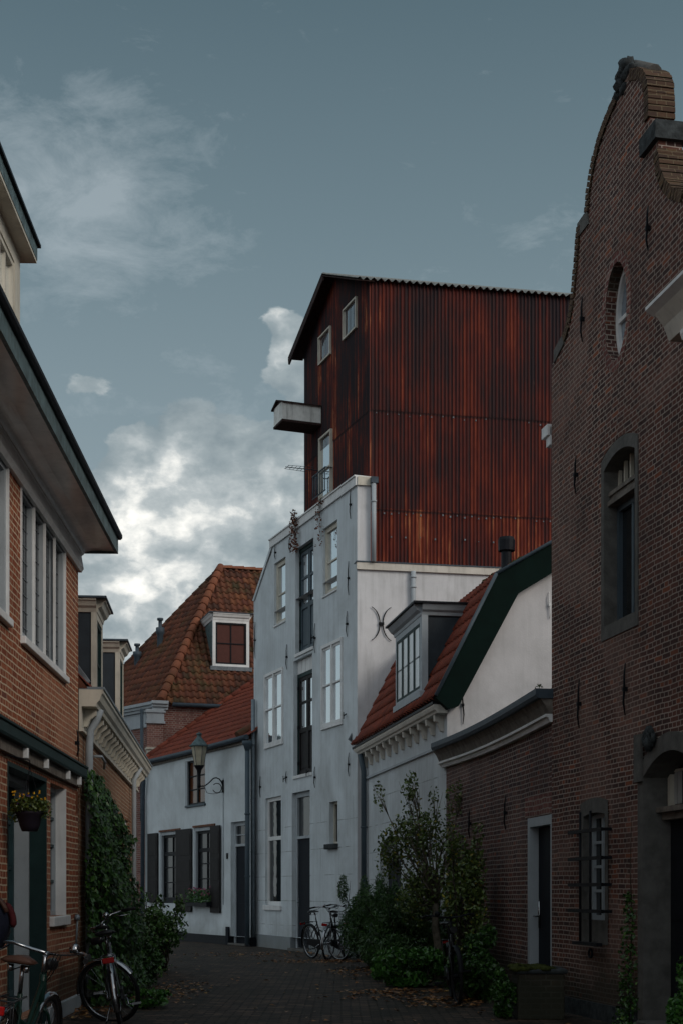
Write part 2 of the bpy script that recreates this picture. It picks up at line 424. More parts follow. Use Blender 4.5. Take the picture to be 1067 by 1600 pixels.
def paving(n, b, t):
    pos = n('ShaderNodeNewGeometry').outputs['Position']
    br = n('ShaderNodeTexBrick', {'Vector': pos, 'Scale': 1.0, 'Mortar Size': .014, 'Mortar Smooth': .5, 'Brick Width': .21, 'Row Height': .105,
                                  'Color1': (0, 0, 0, 1), 'Color2': (1, 1, 1, 1), 'Mortar': (0, 0, 0, 1)})
    c = ramp(n, br.outputs['Color'], [(0, (.030, .025, .022)), (.5, (.085, .062, .050)), (1, (.17, .11, .08))])
    c = mixc(n, br.outputs['Fac'], c, (.010, .011, .008))
    lg = n('ShaderNodeTexNoise', {'Vector': pos, 'Scale': .5, 'Detail': 7.0, 'Roughness': .65}).outputs[0]
    c = mixc(n, ramp(n, lg, [(.45, 0.0), (.7, .65)]), c, (.020, .022, .014))
    md = n('ShaderNodeTexNoise', {'Vector': pos, 'Scale': 3.2, 'Detail': 6.0, 'Roughness': .75}).outputs[0]
    c = mixc(n, ramp(n, md, [(.40, .75), (.60, 0.0)]), c, (.012, .012, .010))
    fn_ = n('ShaderNodeTexNoise', {'Vector': pos, 'Scale': 30.0, 'Detail': 4.0}).outputs[0]
    h = mth(n, 'ADD', mth(n, 'MULTIPLY', fn_, .3), mth(n, 'SUBTRACT', mth(n, 'MULTIPLY', br.outputs['Color'], .35), br.outputs['Fac']))
    bp = n('ShaderNodeBump', {'Height': h, 'Strength': .8, 'Distance': .012}).outputs[0]
    setb(t, b, color=c, rough=.7, normal=bp, spec=.22)


mat('paving', paving)


# ---------------------------------------------------------------- mesh tools
class Wall:
    """A vertical plane running towards a vanishing point; s along, z up, o outwards (to the street)."""
    def __init__(self, X, Y, vp=None, d=None, out=None):
        self.P = Vector((X, Y, 0))
        if d is None:
            d = Vector(((vp - CX), F, 0))
        self.d = Vector((d[0], d[1], 0)).normalized()
        nn = Vector((self.d.y, -self.d.x, 0))
        tocam = Vector((0, 0, 0)) - self.P if out is None else Vector((out[0], out[1], 0))
        if nn.dot(tocam) < 0:
            nn = -nn
        self.n = nn

    def s(self, x, o=0.0):
        u = (x - CX) / F
        P = self.P + self.n * o
        return (u * P.y - P.x) / (self.d.x - u * self.d.y)

    def z(self, x, y, o=0.0):
        P = self.P + self.n * o + self.d * self.s(x, o)
        return EYE + (HY - y) / F * P.y

    def pt(self, s, z, o=0.0):
        v = self.P + self.d * s + self.n * o
        return Vector((v.x, v.y, z))

    def shifted(self, o, s=0.0):
        q = self.P + self.n * o + self.d * s
        w = Wall(q.x, q.y, d=self.d, out=self.n)
        return w


class MB:
    def __init__(self):
        self.v, self.f, self.uv, self.sm = [], [], {}, set()

    def add(self, pts, faces, smooth=False, uvs=None):
        b = len(self.v)
        self.v += [Vector(p) for p in pts]
        for k, f in enumerate(faces):
            if uvs:
                self.uv[len(self.f)] = uvs[k]
            if smooth:
                self.sm.add(len(self.f))
            self.f.append([b + i for i in f])
        return self

    def poly(self, pts):
        return self.add(pts, [list(range(len(pts)))])

    def hexa(self, p):      # 8 points: bottom 4, top 4
        return self.add(p, [(0, 3, 2, 1), (4, 5, 6, 7), (0, 1, 5, 4), (1, 2, 6, 5), (2, 3, 7, 6), (3, 0, 4, 7)])

    def box(self, W, s0, s1, z0, z1, o0, o1):
        q = [(s0, o0), (s1, o0), (s1, o1), (s0, o1)]
        return self.hexa([W.pt(s, z0, o) for s, o in q] + [W.pt(s, z1, o) for s, o in q])

    def abox(self, x0, x1, y0, y1, z0, z1):
        q = [(x0, y0), (x1, y0), (x1, y1), (x0, y1)]
        return self.hexa([(x, y, z0) for x, y in q] + [(x, y, z1) for x, y in q])

    def prism(self, a, b, caps=True):   # two matching loops
        n = len(a)
        fs = [(i, (i + 1) % n, n + (i + 1) % n, n + i) for i in range(n)]
        if caps:
            fs += [list(range(n))[::-1], list(range(n, 2 * n))]
        return self.add(list(a) + list(b), fs)

    def profile(self, W, prof, s0, s1):     # prof: closed loop of (o, z)
        return self.prism([W.pt(s0, z, o) for o, z in prof], [W.pt(s1, z, o) for o, z in prof])

    def shape(self, W, outline, o0, o1):    # outline of (s, z), given thickness
        return self.prism([W.pt(s, z, o0) for s, z in outline], [W.pt(s, z, o1) for s, z in outline])

    def panel(self, W, outline, holes=(), o=0.0, depth=.14, closed=False):
        loops = [list(outline)] + [list(h) for h in holes]
        vs, es = [], []
        for lp in loops:
            b = len(vs)
            vs += [Vector(p) for p in lp]
            es += [(b + i, b + (i + 1) % len(lp)) for i in range(len(lp))]
        rv, re, rf, *_ = delaunay_2d_cdt(vs, es, [], 0, 1e-6)

        def inside(p, lp):
            c = False
            for i in range(len(lp)):
                x1, y1 = lp[i]
                x2, y2 = lp[i - 1]
                if (y1 > p[1]) != (y2 > p[1]) and p[0] < (x2 - x1) * (p[1] - y1) / (y2 - y1) + x1:
                    c = not c
            return c
        fs = []
        for f in rf:
            c = [sum(rv[i][k] for i in f) / len(f) for k in (0, 1)]
            if inside(c, loops[0]) and not any(inside(c, h) for h in loops[1:]):
                fs.append(tuple(f))
        self.add([W.pt(p[0], p[1], o) for p in rv], fs)
        for h in loops[1:]:
            m = len(h)
            self.add([W.pt(p[0], p[1], o) for p in h] + [W.pt(p[0], p[1], o - depth) for p in h],
                     [(i, (i + 1) % m, m + (i + 1) % m, m + i) for i in range(m)])
        return self

    def tube(self, path, r, k=8, caps=True, smooth=True):
        path = [Vector(p) for p in path]
        rs = r if isinstance(r, (list, tuple)) else [r] * len(path)
        pts = []
        up = None
        for i, p in enumerate(path):
            t = (path[min(i + 1, len(path) - 1)] - path[max(i - 1, 0)]).normalized()
            if up is None:
                up = Vector((0, 0, 1)) if abs(t.z) < .9 else Vector((1, 0, 0))
            a = t.cross(up)
            if a.length < 1e-5:
                a = t.cross(Vector((1, .3, 0)))
            a.normalize()
            b = a.cross(t).normalized()
            up = b
            pts += [p + (a * math.cos(2 * math.pi * j / k) + b * math.sin(2 * math.pi * j / k)) * rs[i] for j in range(k)]
        fs = []
        for i in range(len(path) - 1):
            for j in range(k):
                fs.append((i * k + j, i * k + (j + 1) % k, (i + 1) * k + (j + 1) % k, (i + 1) * k + j))
        self.add(pts, fs, smooth)
        if caps:
            self.f.append([len(self.v) - len(pts) + j for j in range(k)][::-1])
            self.f.append([len(self.v) - k + j for j in range(k)])
        return self

    def lathe(self, c, prof, k=16, smooth=True):    # prof of (r, z)
        c = Vector(c)
        pts = []
        for r, z in prof:
            pts += [c + Vector((math.cos(2 * math.pi * j / k) * r, math.sin(2 * math.pi * j / k) * r, z)) for j in range(k)]
        fs = [(i * k + j, i * k + (j + 1) % k, (i + 1) * k + (j + 1) % k, (i + 1) * k + j) for i in range(len(prof) - 1) for j in range(k)]
        return self.add(pts, fs, smooth)

    def torus(self, c, ax, R1, r, k=32, m=8):
        c, ax = Vector(c), Vector(ax).normalized()
        a = ax.orthogonal().normalized()
        b = ax.cross(a)
        pts = []
        for i in range(k):
            t = 2 * math.pi * i / k
            rad = a * math.cos(t) + b * math.sin(t)
            for j in range(m):
                q = 2 * math.pi * j / m
                pts.append(c + rad * (R1 + r * math.cos(q)) + ax * r * math.sin(q))
        fs = [(i * m + j, ((i + 1) % k) * m + j, ((i + 1) % k) * m + (j + 1) % m, i * m + (j + 1) % m) for i in range(k) for j in range(m)]
        return self.add(pts, fs, True)

    def wavy(self, O, u, v, poly, pitch, amp, row=None, lift=0.0, samples=6, kind='sine', rows_uv=True, wn=None):
        """corrugated sheets or pantiles in the plane O,u,v, cut to the convex polygon poly (3D points)"""
        O, u, v = Vector(O), Vector(u).normalized(), Vector(v).normalized()
        n = wn or u.cross(v)
        ab = [((Vector(p) - O).dot(u), (Vector(p) - O).dot(v)) for p in poly]
        a0, a1 = min(p[0] for p in ab), max(p[0] for p in ab)
        b0, b1 = min(p[1] for p in ab), max(p[1] for p in ab)
        bm = bmesh.new()
        uvl = bm.loops.layers.uv.new("UVMap")
        na0, na1 = math.floor(a0 / pitch), math.ceil(a1 / pitch)
        row = row or (b1 - b0 + .001)
        nr = max(1, math.ceil((b1 - b0) / row - 1e-6))
        for j in range(nr):
            lo, hi = b0 + j * row, b0 + (j + 1) * row + (0.02 if lift else 0)
            prev = None
            for i in range((na1 - na0) * samples + 1):
                a = (na0 + i / samples) * pitch
                ph = (i % samples) / samples
                h = amp * math.sin(2 * math.pi * ph) if kind == 'sine' else amp * (1.0 - abs(math.sin(math.pi * ph)) ** .8 * 1.6)
                jit = (rnd() - .5) * lift * .25
                q = [O + u * a + v * lo + n * (h + lift + jit), O + u * a + v * hi + n * h]
                lip = O + u * a + v * lo + n * (h - .004)
                cur = [bm.verts.new(q[0]), bm.verts.new(q[1]), bm.verts.new(lip)]
                if prev:
                    f = bm.faces.new((prev[0], cur[0], cur[1], prev[1]))
                    f.smooth = True
                    fs = [f]
                    if lift:
                        fs.append(bm.faces.new((prev[2], cur[2], cur[0], prev[0])))
                    for f in fs:
                        for l in f.loops:
                            if rows_uv:
                                l[uvl].uv = (na0 + (i - .5) / samples + .003, j + .5)
                            else:
                                l[uvl].uv = ((l.vert.co - O).dot(u), (l.vert.co - O).dot(v) + O.z)
                prev = cur
        c = sum((Vector(p) for p in poly), Vector()) / len(poly)
        for i in range(len(poly)):
            p, q = Vector(poly[i]), Vector(poly[(i + 1) % len(poly)])
            e = (q - p).normalized()
            pn = e.cross(n)
            if pn.dot(c - p) > 0:
                pn = -pn
            bmesh.ops.bisect_plane(bm, geom=bm.verts[:] + bm.edges[:] + bm.faces[:], dist=1e-6, plane_co=p, plane_no=pn, clear_outer=True)
        idx = {}
        pts = []
        for w in bm.verts:
            idx[w] = len(pts)
            pts.append(w.co.copy())
        fs, uvs = [], []
        b = len(self.v)
        self.v += pts
        for f in bm.faces:
            k = len(self.f)
            self.f.append([b + idx[w] for w in f.verts])
            self.uv[k] = [tuple(l[uvl].uv) for l in f.loops]
            if f.smooth:
                self.sm.add(k)
        bm.free()
        self.keep = True
        return self

    def build(self, name, m, parent=None, label=None, kind=None, origin=None, recalc=True, bevel=0):
        me = bpy.data.meshes.new(name)
        if origin is None:
            xs = [p.x for p in self.v]; ys = [p.y for p in self.v]; zs = [p.z for p in self.v]
            origin = Vector(((min(xs) + max(xs)) / 2, (min(ys) + max(ys)) / 2, min(zs)))
        origin = Vector(origin)
        bm = bmesh.new()
        bv = [bm.verts.new(p) for p in self.v]
        uvl = bm.loops.layers.uv.new("UVMap")
        keep = []
        for k, f in enumerate(self.f):
            try:
                bf = bm.faces.new([bv[i] for i in f])
            except ValueError:
                continue
            bf.smooth = k in self.sm
            if k in self.uv:
                for l, q in zip(bf.loops, self.uv[k]):
                    l[uvl].uv = q
                keep.append(bf)
        if recalc and not getattr(self, 'keep', False):
            bmesh.ops.recalc_face_normals(bm, faces=bm.faces[:])
        if bevel:
            bmesh.ops.remove_doubles(bm, verts=bm.verts[:], dist=1e-5)
            bmesh.ops.bevel(bm, geom=[e for e in bm.edges if len(e.link_faces) == 2 and e.calc_face_angle(0) > .6], offset=bevel, segments=1, affect='EDGES', clamp_overlap=True)
        bm.normal_update()
        ks = set(keep)
        Z = Vector((0, 0, 1))
        for f in bm.faces:
            if f in ks and f.is_valid:
                continue
            nn = f.normal
            if abs(nn.z) > .98:
                for l in f.loops:
                    l[uvl].uv = (l.vert.co.x, l.vert.co.y)
            else:
                t = Z.cross(nn).normalized()
                b = nn.cross(t)
                for l in f.loops:
                    l[uvl].uv = (l.vert.co.dot(t), l.vert.co.z if abs(nn.z) < .05 else l.vert.co.dot(b))
        bmesh.ops.translate(bm, verts=bm.verts[:], vec=-origin)
        bm.to_mesh(me)
        bm.free()
        me.materials.append(M[m])
        o = bpy.data.objects.new(name, me)
        col.objects.link(o)
        if parent is not None:
            o.parent = parent
            w = wloc(parent)
            o.location = origin - w
        else:
            o.location = origin
        if label:
            o['label'] = label
        if kind:
            o['kind'] = kind
        return o


def wloc(o):
    v = Vector(o.location)
    while o.parent:
        o = o.parent
        v += Vector(o.location)
    return v


def thing(name, label, cat, loc, group=None):
    o = bpy.data.objects.new(name, None)
    o.empty_display_size = .2
    col.objects.link(o)
    o.location = loc
    o['label'] = label
    o['category'] = cat
    if group:
        o['group'] = group
    return o


def tag(o, label, cat, group=None, kind=None):
    o['label'] = label
    if cat:
        o['category'] = cat
    if group:
        o['group'] = group
    if kind:
        o['kind'] = kind
    return o


def structure(o, label=None):
    o['kind'] = 'structure'
    if label:
        o['label'] = label
    return o


def copy_tree(o, parent=None):
    c = o.copy()
    col.objects.link(c)
    c.parent = parent
    for ch in list(o.children):
        copy_tree(ch, c)
    return c


def rect(s0, s1, z0, z1):
    return [(s0, z0), (s1, z0), (s1, z1), (s0, z1)]


def pxrect(W, x0, x1, yt, yb, o=0.0):
    """opening given in the photo: left and right edge, top and bottom at the left edge -> (s0, s1, z0, z1)"""
    sa, sb = W.s(x0, o), W.s(x1, o)
    zt, zb = W.z(x0, yt, o), W.z(x0, yb, o)
    return (min(sa, sb), max(sa, sb), zb, zt)


def arch(s0, s1, z0, z1, rise, k=10):
    pts = [(s0, z0), (s1, z0)]
    for i in range(k + 1):
        t = i / k
        s = s1 + (s0 - s1) * t
        pts.append((s, z1 - rise + rise * (1 - (2 * t - 1) ** 2)))
    return pts


def window(par, W, r, rec=.1, fw=.06, cols=(), rows=(), fm='paint_white', gm='glass_dark', sm=None, bar=.03, fd=.06, sill=None, sillm='paint_white', name='window', label=None, midbar=None):
    """a window in an opening: frame (part) > sash bars, pane, sill"""
    s0, s1, z0, z1 = r
    a, b = -rec, -rec + fd
    f = MB()
    g = .002
    f.box(W, s0 + g, s0 + fw, z0 + g, z1 - g, a, b)
    f.box(W, s1 - fw, s1 - g, z0 + g, z1 - g, a, b)
    f.box(W, s0 + fw, s1 - fw, z1 - fw, z1 - g, a, b - .002)
    f.box(W, s0 + fw, s1 - fw, z0 + g, z0 + fw, a, b - .002)
    if midbar:      # a heavy mullion or transom that belongs to the frame: ('s'|'z', fraction, width)
        for kk, fr, wd in midbar:
            if kk == 's':
                c = s0 + (s1 - s0) * fr
                f.box(W, c - wd / 2, c + wd / 2, z0 + fw, z1 - fw, a, b - .004)
            else:
                c = z0 + (z1 - z0) * fr
                f.box(W, s0 + fw, s1 - fw, c - wd / 2, c + wd / 2, a, b - .006)
    fo = f.build(name, fm, par, label=label)
    p = MB()
    p.box(W, s0 + fw * .6, s1 - fw * .6, z0 + fw * .6, z1 - fw * .6, a + .008, a + .02)
    p.build('pane', gm, fo)
    if cols or rows:
        m = MB()
        for c in cols:
            q = s0 + fw + (s1 - s0 - 2 * fw) * c
            m.box(W, q - bar / 2, q + bar / 2, z0 + fw, z1 - fw, a + .012, b - .012)
        for c in rows:
            q = z0 + fw + (z1 - z0 - 2 * fw) * c
            m.box(W, s0 + fw, s1 - fw, q - bar / 2, q + bar / 2, a + .013, b - .014)
        m.build('glazing_bar', sm or fm, fo)
    if sill:
        m = MB()
        m.box(W, s0 - sill[2], s1 + sill[2], z0 - sill[0], z0 - .001, -rec + .0, sill[1])
        m.build('sill', sillm, fo, bevel=.006)
    return fo


def door(par, W, r, rec=.12, fw=.07, fm='paint_white', dm='door_navy', light=.0, lightrows=(), lightcols=(), gm='glass_dark', label=None, handle=True, panels=True, hs=1):
    s0, s1, z0, z1 = r
    a, b = -rec, -rec + .07
    f = MB()
    f.box(W, s0, s0 + fw, z0, z1 - .002, a, b)
    f.box(W, s1 - fw, s1, z0, z1 - .002, a, b)
    f.box(W, s0 + fw, s1 - fw, z1 - fw, z1 - .004, a, b - .002)
    zt = z1 - fw
    if light:
        zt = z1 - light
        f.box(W, s0 + fw, s1 - fw, zt - .06, zt, a, b + .02)
    fo = f.build('door_frame', fm, par)
    if light:
        wz0, wz1 = zt, z1 - fw
        p = MB()
        p.box(W, s0 + fw, s1 - fw, wz0, wz1, a + .008, a + .02)
        p.build('pane', gm, fo)
        if lightrows or lightcols:
            m = MB()
            for c in lightcols:
                q = s0 + fw + (s1 - s0 - 2 * fw) * c
                m.box(W, q - .012, q + .012, wz0, wz1, a + .015, b - .012)
            for c in lightrows:
                q = wz0 + (wz1 - wz0) * c
                m.box(W, s0 + fw, s1 - fw, q - .012, q + .012, a + .016, b - .014)
            m.build('glazing_bar', fm, fo)
        zt -= .06
    d = MB()
    d.box(W, s0 + fw, s1 - fw, z0 + .02, zt, a + .004, a + .045)
    if panels:
        w = s1 - s0 - 2 * fw
        for q0, q1 in ((.08, .42), (.50, .92)):
            h = zt - z0
            d.box(W, s0 + fw + w * .16, s1 - fw - w * .16, z0 + h * q0, z0 + h * q1, a + .04, a + .055)
    do = d.build('door', dm, par, label=label, bevel=.004)
    if handle:
        h = MB()
        sh = (s0 + fw + .06) if hs > 0 else (s1 - fw - .06)
        h.tube([W.pt(sh, z0 + 1.02, a + .04), W.pt(sh, z0 + 1.02, a + .09), W.pt(sh + .11 * hs, z0 + 1.02, a + .09)], .009, 6)
        h.box(W, sh - .015, sh + .015, z0 + .93, z0 + 1.12, a + .045, a + .052)
        h.build('handle', 'chrome', do)
    return fo, do


def downpipe(par, pts, r=.04, m='zinc', name='downpipe', clips=(), hopper=None):
    b = MB()
    b.tube(pts, r, 10)
    for c in clips:
        b.tube([(c[0], c[1], c[2] - .015), (c[0], c[1], c[2] + .015)], r * 1.25, 10)
    o = b.build(name, m, par)
    if hopper:
        h = MB()
        h.lathe(hopper, [(.0, 0), (.06, 0), (.09, .12), (.13, .16), (.13, .24), (.0, .24)], 12)
        h.build('hopper', m, o)
    return o


def anchor(par, W, x, y0, y1, m='iron', o=0.0):
    s = W.s(x, o)
    z1, z0 = W.z(x, y0, o), W.z(x, y1, o)
    b = MB()
    zc = (z0 + z1) / 2
    b.tube([W.pt(s, z0, o + .02), W.pt(s + .012, z0 + (zc - z0) * .5, o + .035), W.pt(s, zc, o + .03), W.pt(s - .012, zc + (z1 - zc) * .5, o + .035), W.pt(s, z1, o + .02)], [.006, .011, .013, .011, .006], 6)
    b.box(W, s - .016, s + .016, zc - .02, zc + .02, o - .01, o + .048)
    return b.build('wall_anchor', m, par)


def leaves(mb, pts, size, stretch=1.5, up=None, cid=None, jitter=.35, fold=.25, curl=None):
    """leaf-sized folded faces at the given points"""
    for k, p in enumerate(pts):
        p = Vector(p[:3]) if not isinstance(p, Vector) else p
        s = size * (1 + (rnd() - .5) * 2 * jitter)
        a = Vector((rnd() - .5, rnd() - .5, rnd() - .5))
        if up is not None:
            a = a * .9 + Vector(up)
        a.normalize()
        t = a.orthogonal().normalized()
        t = (Matrix.Rotation(rnd() * 6.283, 3, a) @ t)
        b = a.cross(t)
        L, w = s * stretch, s
        q = [p - t * L * .5, p + b * w * .5 + a * s * fold * .5, p + t * L * .5, p - b * w * .5 + a * s * fold * .5]
        u = (rnd() * 500, rnd() * 500)
        mb.add(q, [(0, 1, 2), (0, 2, 3)], uvs=[[u] * 3, [u] * 3])
    mb.keep = True
    return mb


def blob_points(c, rad, nn, shell=.45):
    out = []
    while len(out) < nn:
        v = Vector((rnd() * 2 - 1, rnd() * 2 - 1, rnd() * 2 - 1))
        l = v.length
        if l > 1 or l < .02:
            continue
        if rnd() > (l ** 1.2) * (1 - shell) + shell * l:
            continue
        out.append(Vector((c[0] + v.x * rad[0], c[1] + v.y * rad[1], c[2] + v.z * rad[2])))
    return out


def lump(mb, c, rad, seed=0, k=10, m=14, amp=.25):
    c = Vector(c)
    rng = random.Random(seed)
    ph = [rng.random() * 6.28 for _ in range(8)]
    pts = []
    for i in range(k + 1):
        th = math.pi * i / k
        for j in range(m):
            p = 2 * math.pi * j / m
            r = 1 + amp * (math.sin(3 * p + ph[0]) * math.sin(2 * th + ph[1]) + .6 * math.sin(5 * p + ph[2] + 3 * th) + .3 * math.sin(9 * th + ph[3]))
            pts.append(c + Vector((math.sin(th) * math.cos(p) * rad[0], math.sin(th) * math.sin(p) * rad[1], math.cos(th) * rad[2])) * r)
    fs = [(i * m + j, i * m + (j + 1) % m, (i + 1) * m + (j + 1) % m, (i + 1) * m + j) for i in range(k) for j in range(m)]
    return mb.add(pts, fs, True)

# ---------------------------------------------------------------- ground
g = MB()
g.poly([(-400, -400, -.03), (400, -400, -.03), (400, 900, -.03), (-400, 900, -.03)])
structure(g.build('ground', 'soil'))
g = MB()
g.poly([(-14, -16, 0), (14, -16, 0), (14, 60, 0), (-14, 60, 0)])
structure(g.build('street', 'paving'))

# ---------------------------------------------------------------- walls of the street
WL1 = Wall(-2.95, 15.96, 463)          # near brick house on the left
WL2 = Wall(-2.95, 16.00, 360)          # its neighbour with the cream cornice
WC = Wall(-2.19, 34.40, -592)          # white cottage
WT = Wall(.312, 28.32, -306)           # front of the warehouse
WTS = Wall(.312, 28.32, 12000)         # its long side
WH = Wall(.48, 28.40, 155)             # low white house; s negative towards the camera
WB = Wall(1.60, 21.80, 230)            # brick annex
WR = Wall(2.36, 16.00, 100)            # tall gabled house on the right

# ================================================================ near brick house (left)
L1 = thing('brick_house', 'orange brick house with wide painted eave and dark green shopfront beam', 'house', WL1.pt(-5, 0, -3))
ZE = 5.10
top_win = pxrect(WL1, 33.5, 101.5, 756, 994)
lw = (WL1.s(12) - 2.2, WL1.s(12), WL1.z(12, 967), WL1.z(12, 725))
bay = (WL1.s(12), WL1.s(73), .16, 2.42)
gwin = (WL1.s(79.5), WL1.s(103), WL1.z(103, 1430), 2.40)
holes = [rect(*top_win), rect(*lw), rect(*bay), rect(*gwin)]
b = MB()
b.panel(WL1, rect(-9.5, 0, .17, ZE), holes, 0, .16)
b.poly([WL1.pt(0, 0, 0), WL1.pt(0, ZE, 0), WL1.pt(0, ZE, -7), WL1.pt(0, 0, -7)])
b.poly([WL1.pt(-9.5, 0, 0), WL1.pt(-9.5, ZE, 0), WL1.pt(-9.5, ZE, -7), WL1.pt(-9.5, 0, -7)])
b.build('wall', 'brick_orange', L1)
b = MB()
b.box(WL1, -9.5, bay[0] - .02, 0, .17, -.3, .03)
b.box(WL1, bay[1] + .02, .02, 0, .17, -.3, .03)
b.build('plinth', 'paint_grey', L1, bevel=.006)
# eave: frieze, cove and deep soffit, patinated fascia, black gutter lip
b = MB()
b.profile(WL1, [(0, ZE - .20), (.035, ZE - .20), (.06, ZE - .16), (.035, ZE - .02), (.05, ZE + .0), (0, ZE)], -9.5, .03)
b.build('frieze', 'paint_white', L1)
b = MB()
prof = [(0.0, ZE - .005)]
for i in range(9):
    t = i / 8 * math.pi / 2
    prof.append((.055 + .16 * (1 - math.cos(t)), ZE - .002 + .055 * math.sin(t)))
prof += [(.405, ZE + .045), (.405, ZE + .12), (0, ZE + .12)]
b.profile(WL1, prof, -9.5, .04)
b.build('soffit', 'soffit_paint', L1)
b = MB()
b.box(WL1, -9.5, .045, ZE + .02, ZE + .18, .407, .44)
b.box(WL1, .042, .06, ZE + .02, ZE + .18, -.3, .44)
b.build('fascia', 'patina', L1)
b = MB()
b.profile(WL1, [(.38, ZE + .181), (.465, ZE + .181), (.485, ZE + .20), (.485, ZE + .235), (.38, ZE + .235)], -9.5, .08)
b.build('gutter', 'paint_black', L1)
b = MB()
u = WL1.d
v = (-WL1.n * math.cos(R(50)) + Vector((0, 0, math.sin(R(50)))))
e0, e1 = WL1.pt(-9.5, ZE + .2, .40), WL1.pt(.04, ZE + .2, .40)
b.wavy(e1, -u, v, [e1, e0, e0 + v * 4.6, e1 + v * 4.6], .24, .03, .33, .03, wn=Vector(WL1.n * math.sin(R(50)) + Vector((0, 0, math.cos(R(50))))))
b.build('roof', 'tiles_dark', L1)
b = MB()
b.poly([WL1.pt(-9.5, ZE, -7), WL1.pt(0, ZE, -7), e1 + v * 4.6, e0 + v * 4.6])
b.poly([WL1.pt(0, ZE, 0), WL1.pt(0, ZE, -7), e1 + v * 4.6])
b.poly([WL1.pt(-9.5, ZE, 0), WL1.pt(-9.5, ZE, -7), e0 + v * 4.6])
b.build('rear_roof', 'tiles_dark', L1)
# windows
w = window(L1, WL1, top_win, rec=.075, fw=.06, fm='paint_grey', gm='glass_dark', fd=.065, midbar=[('s', .25, .05), ('s', .5, .05), ('s', .75, .05)], sill=(.07, .05, .03))
b = MB()        # pale outer architrave
s0, s1, z0, z1 = top_win
for q in ((s0 - .035, s0 + .002), (s1 - .002, s1 + .035)):
    b.box(WL1, q[0], q[1], z0, z1 + .03, -.02, .012)
b.box(WL1, s0 + .002, s1 - .002, z1 - .002, z1 + .03, -.02, .012)
for k in (.25, .5, .75):
    c = s0 + (s1 - s0 - .12) * k + .06
    b.box(WL1, c - .022, c + .022, z0, z1 - .002, -.012, .010)
b.build('architrave', 'paint_white', w)
b = MB()        # leaded panes
for i in range(4):
    a0 = s0 + .08 + (s1 - s0 - .16) * i / 4
    wd = (s1 - s0 - .16) / 4
    for j in range(1, 5):
        b.box(WL1, a0 + wd * j / 5 - .004, a0 + wd * j / 5 + .004, z0 + .06, z1 - .06, -.054, -.049)
    for j in range(1, 9):
        zz = z0 + (z1 - z0) * j / 9
        b.box(WL1, a0 + .02, a0 + wd - .02, zz - .004, zz + .004, -.053, -.048)
b.build('leading', 'lead', w)
w = window(L1, WL1, lw, rec=.075, fw=.07, fm='paint_grey', fd=.065, midbar=[('s', .5, .05)], sill=(.07, .05, .03))
b = MB()
s0, s1, z0, z1 = lw
b.box(WL1, s1 - .002, s1 + .035, z0, z1 + .03, -.02, .012)
b.box(WL1, s0 - .035, s1 - .002, z1 - .002, z1 + .03, -.02, .012)
b.build('architrave', 'paint_white', w)
# shopfront beam with small cornice and bracket ends
zt, zb = 2.705, 2.575
b = MB()
b.profile(WL1, [(0.001, zb), (.10, zb), (.11, zb + .02), (.11, zt - .03), (.125, zt - .02), (.125, zt), (0.001, zt + .03)], -9.4, -.05)
b.build('shopfront_beam', 'paint_green', L1)
b = MB()
b.box(WL1, -9.4, -.10, 2.47, zb - .002, .001, .05)
b.build('beam_soffit', 'wood_grey', L1)
for sx in (-8.2, -6.6, -5.0, WL1.s(28), WL1.s(72, .06) - .04, WL1.s(96), WL1.s(126, .08) - .02):
    b = MB()
    b.box(WL1, sx - .03, sx + .03, zb - .095, zb - .003, .051, .095)
    b.build('bracket', 'paint_white', L1, bevel=.004)
# shop bay: deep reveal lined green and white, dark glazed door
s0, s1, z0, z1 = bay
b = MB()
b.box(WL1, s1 - .03, s1 - .001, z0 - .14, z1, -.158, .006)
b.box(WL1, s0 + .001, s0 + .03, z0 - .14, z1, -.158, .006)
b.box(WL1, s0 + .03, s1 - .03, z1 - .04, z1 - .001, -.158, .004)
b.build('shopfront_frame', 'paint_green', L1)
b = MB()
b.box(WL1, s1 - .06, s1 + .1, z0 - .14, z1 + .05, -.34, -.16)
b.box(WL1, s0 - .1, s0 + .06, z0 - .14, z1 + .05, -.34, -.16)
b.box(WL1, s0 + .06, s1 - .06, z1 - .10, z1 + .05, -.34, -.16)
b.build('shopfront_reveal', 'paint_grey', L1)
door(L1, WL1, (s0 + .06, s0 + .06 + (s1 - s0 - .12) * .45, .02, z1 - .10), rec=.36, fw=.06, fm='paint_teal', dm='door_navy', light=.45)
window(L1, WL1, (s0 + .06 + (s1 - s0 - .12) * .45, s1 - .06, .30, z1 - .10), rec=.36, fw=.06, fm='paint_teal', gm='glass_dark', rows=(.33, .62, .85), cols=(.5,), name='shop_window')
b = MB()
b.box(WL1, s0 + .06 + (s1 - s0 - .12) * .45, s1 - .06, .02, .298, -.36, -.27)
b.build('stall_riser', 'paint_teal', L1)
w = window(L1, WL1, gwin, rec=.16, fw=.05, fm='paint_grey', sm='paint_teal', gm='glass_dark', rows=(.55, .25, .78), cols=(.5,), sill=(.10, .05, .05), sillm='paint_white')
b = MB()
b.box(WL1, gwin[1] - .02, gwin[1] - .001, gwin[2], gwin[3], -.10, .008)
b.build('architrave', 'paint_white', w)
# iron wall anchors
anchor(L1, WL1, 118, 1140, 1182)
b = MB()
b.box(WL1, WL1.s(119), WL1.s(119) + .05, WL1.z(119, 1270), WL1.z(119, 1238), -.01, .02)
b.build('vent_grate', 'wood_brown', L1)
b = MB()
b.lathe(WL1.pt(WL1.s(117), 1.0, .03), [(0, 0), (.03, 0), (.035, .03), (.02, .06), (0, .06)], 8)
b.tube([WL1.pt(WL1.s(117), 1.0, .03), WL1.pt(WL1.s(117), .72, .02)], .012, 6)
b.build('outdoor_tap', 'zinc', L1)
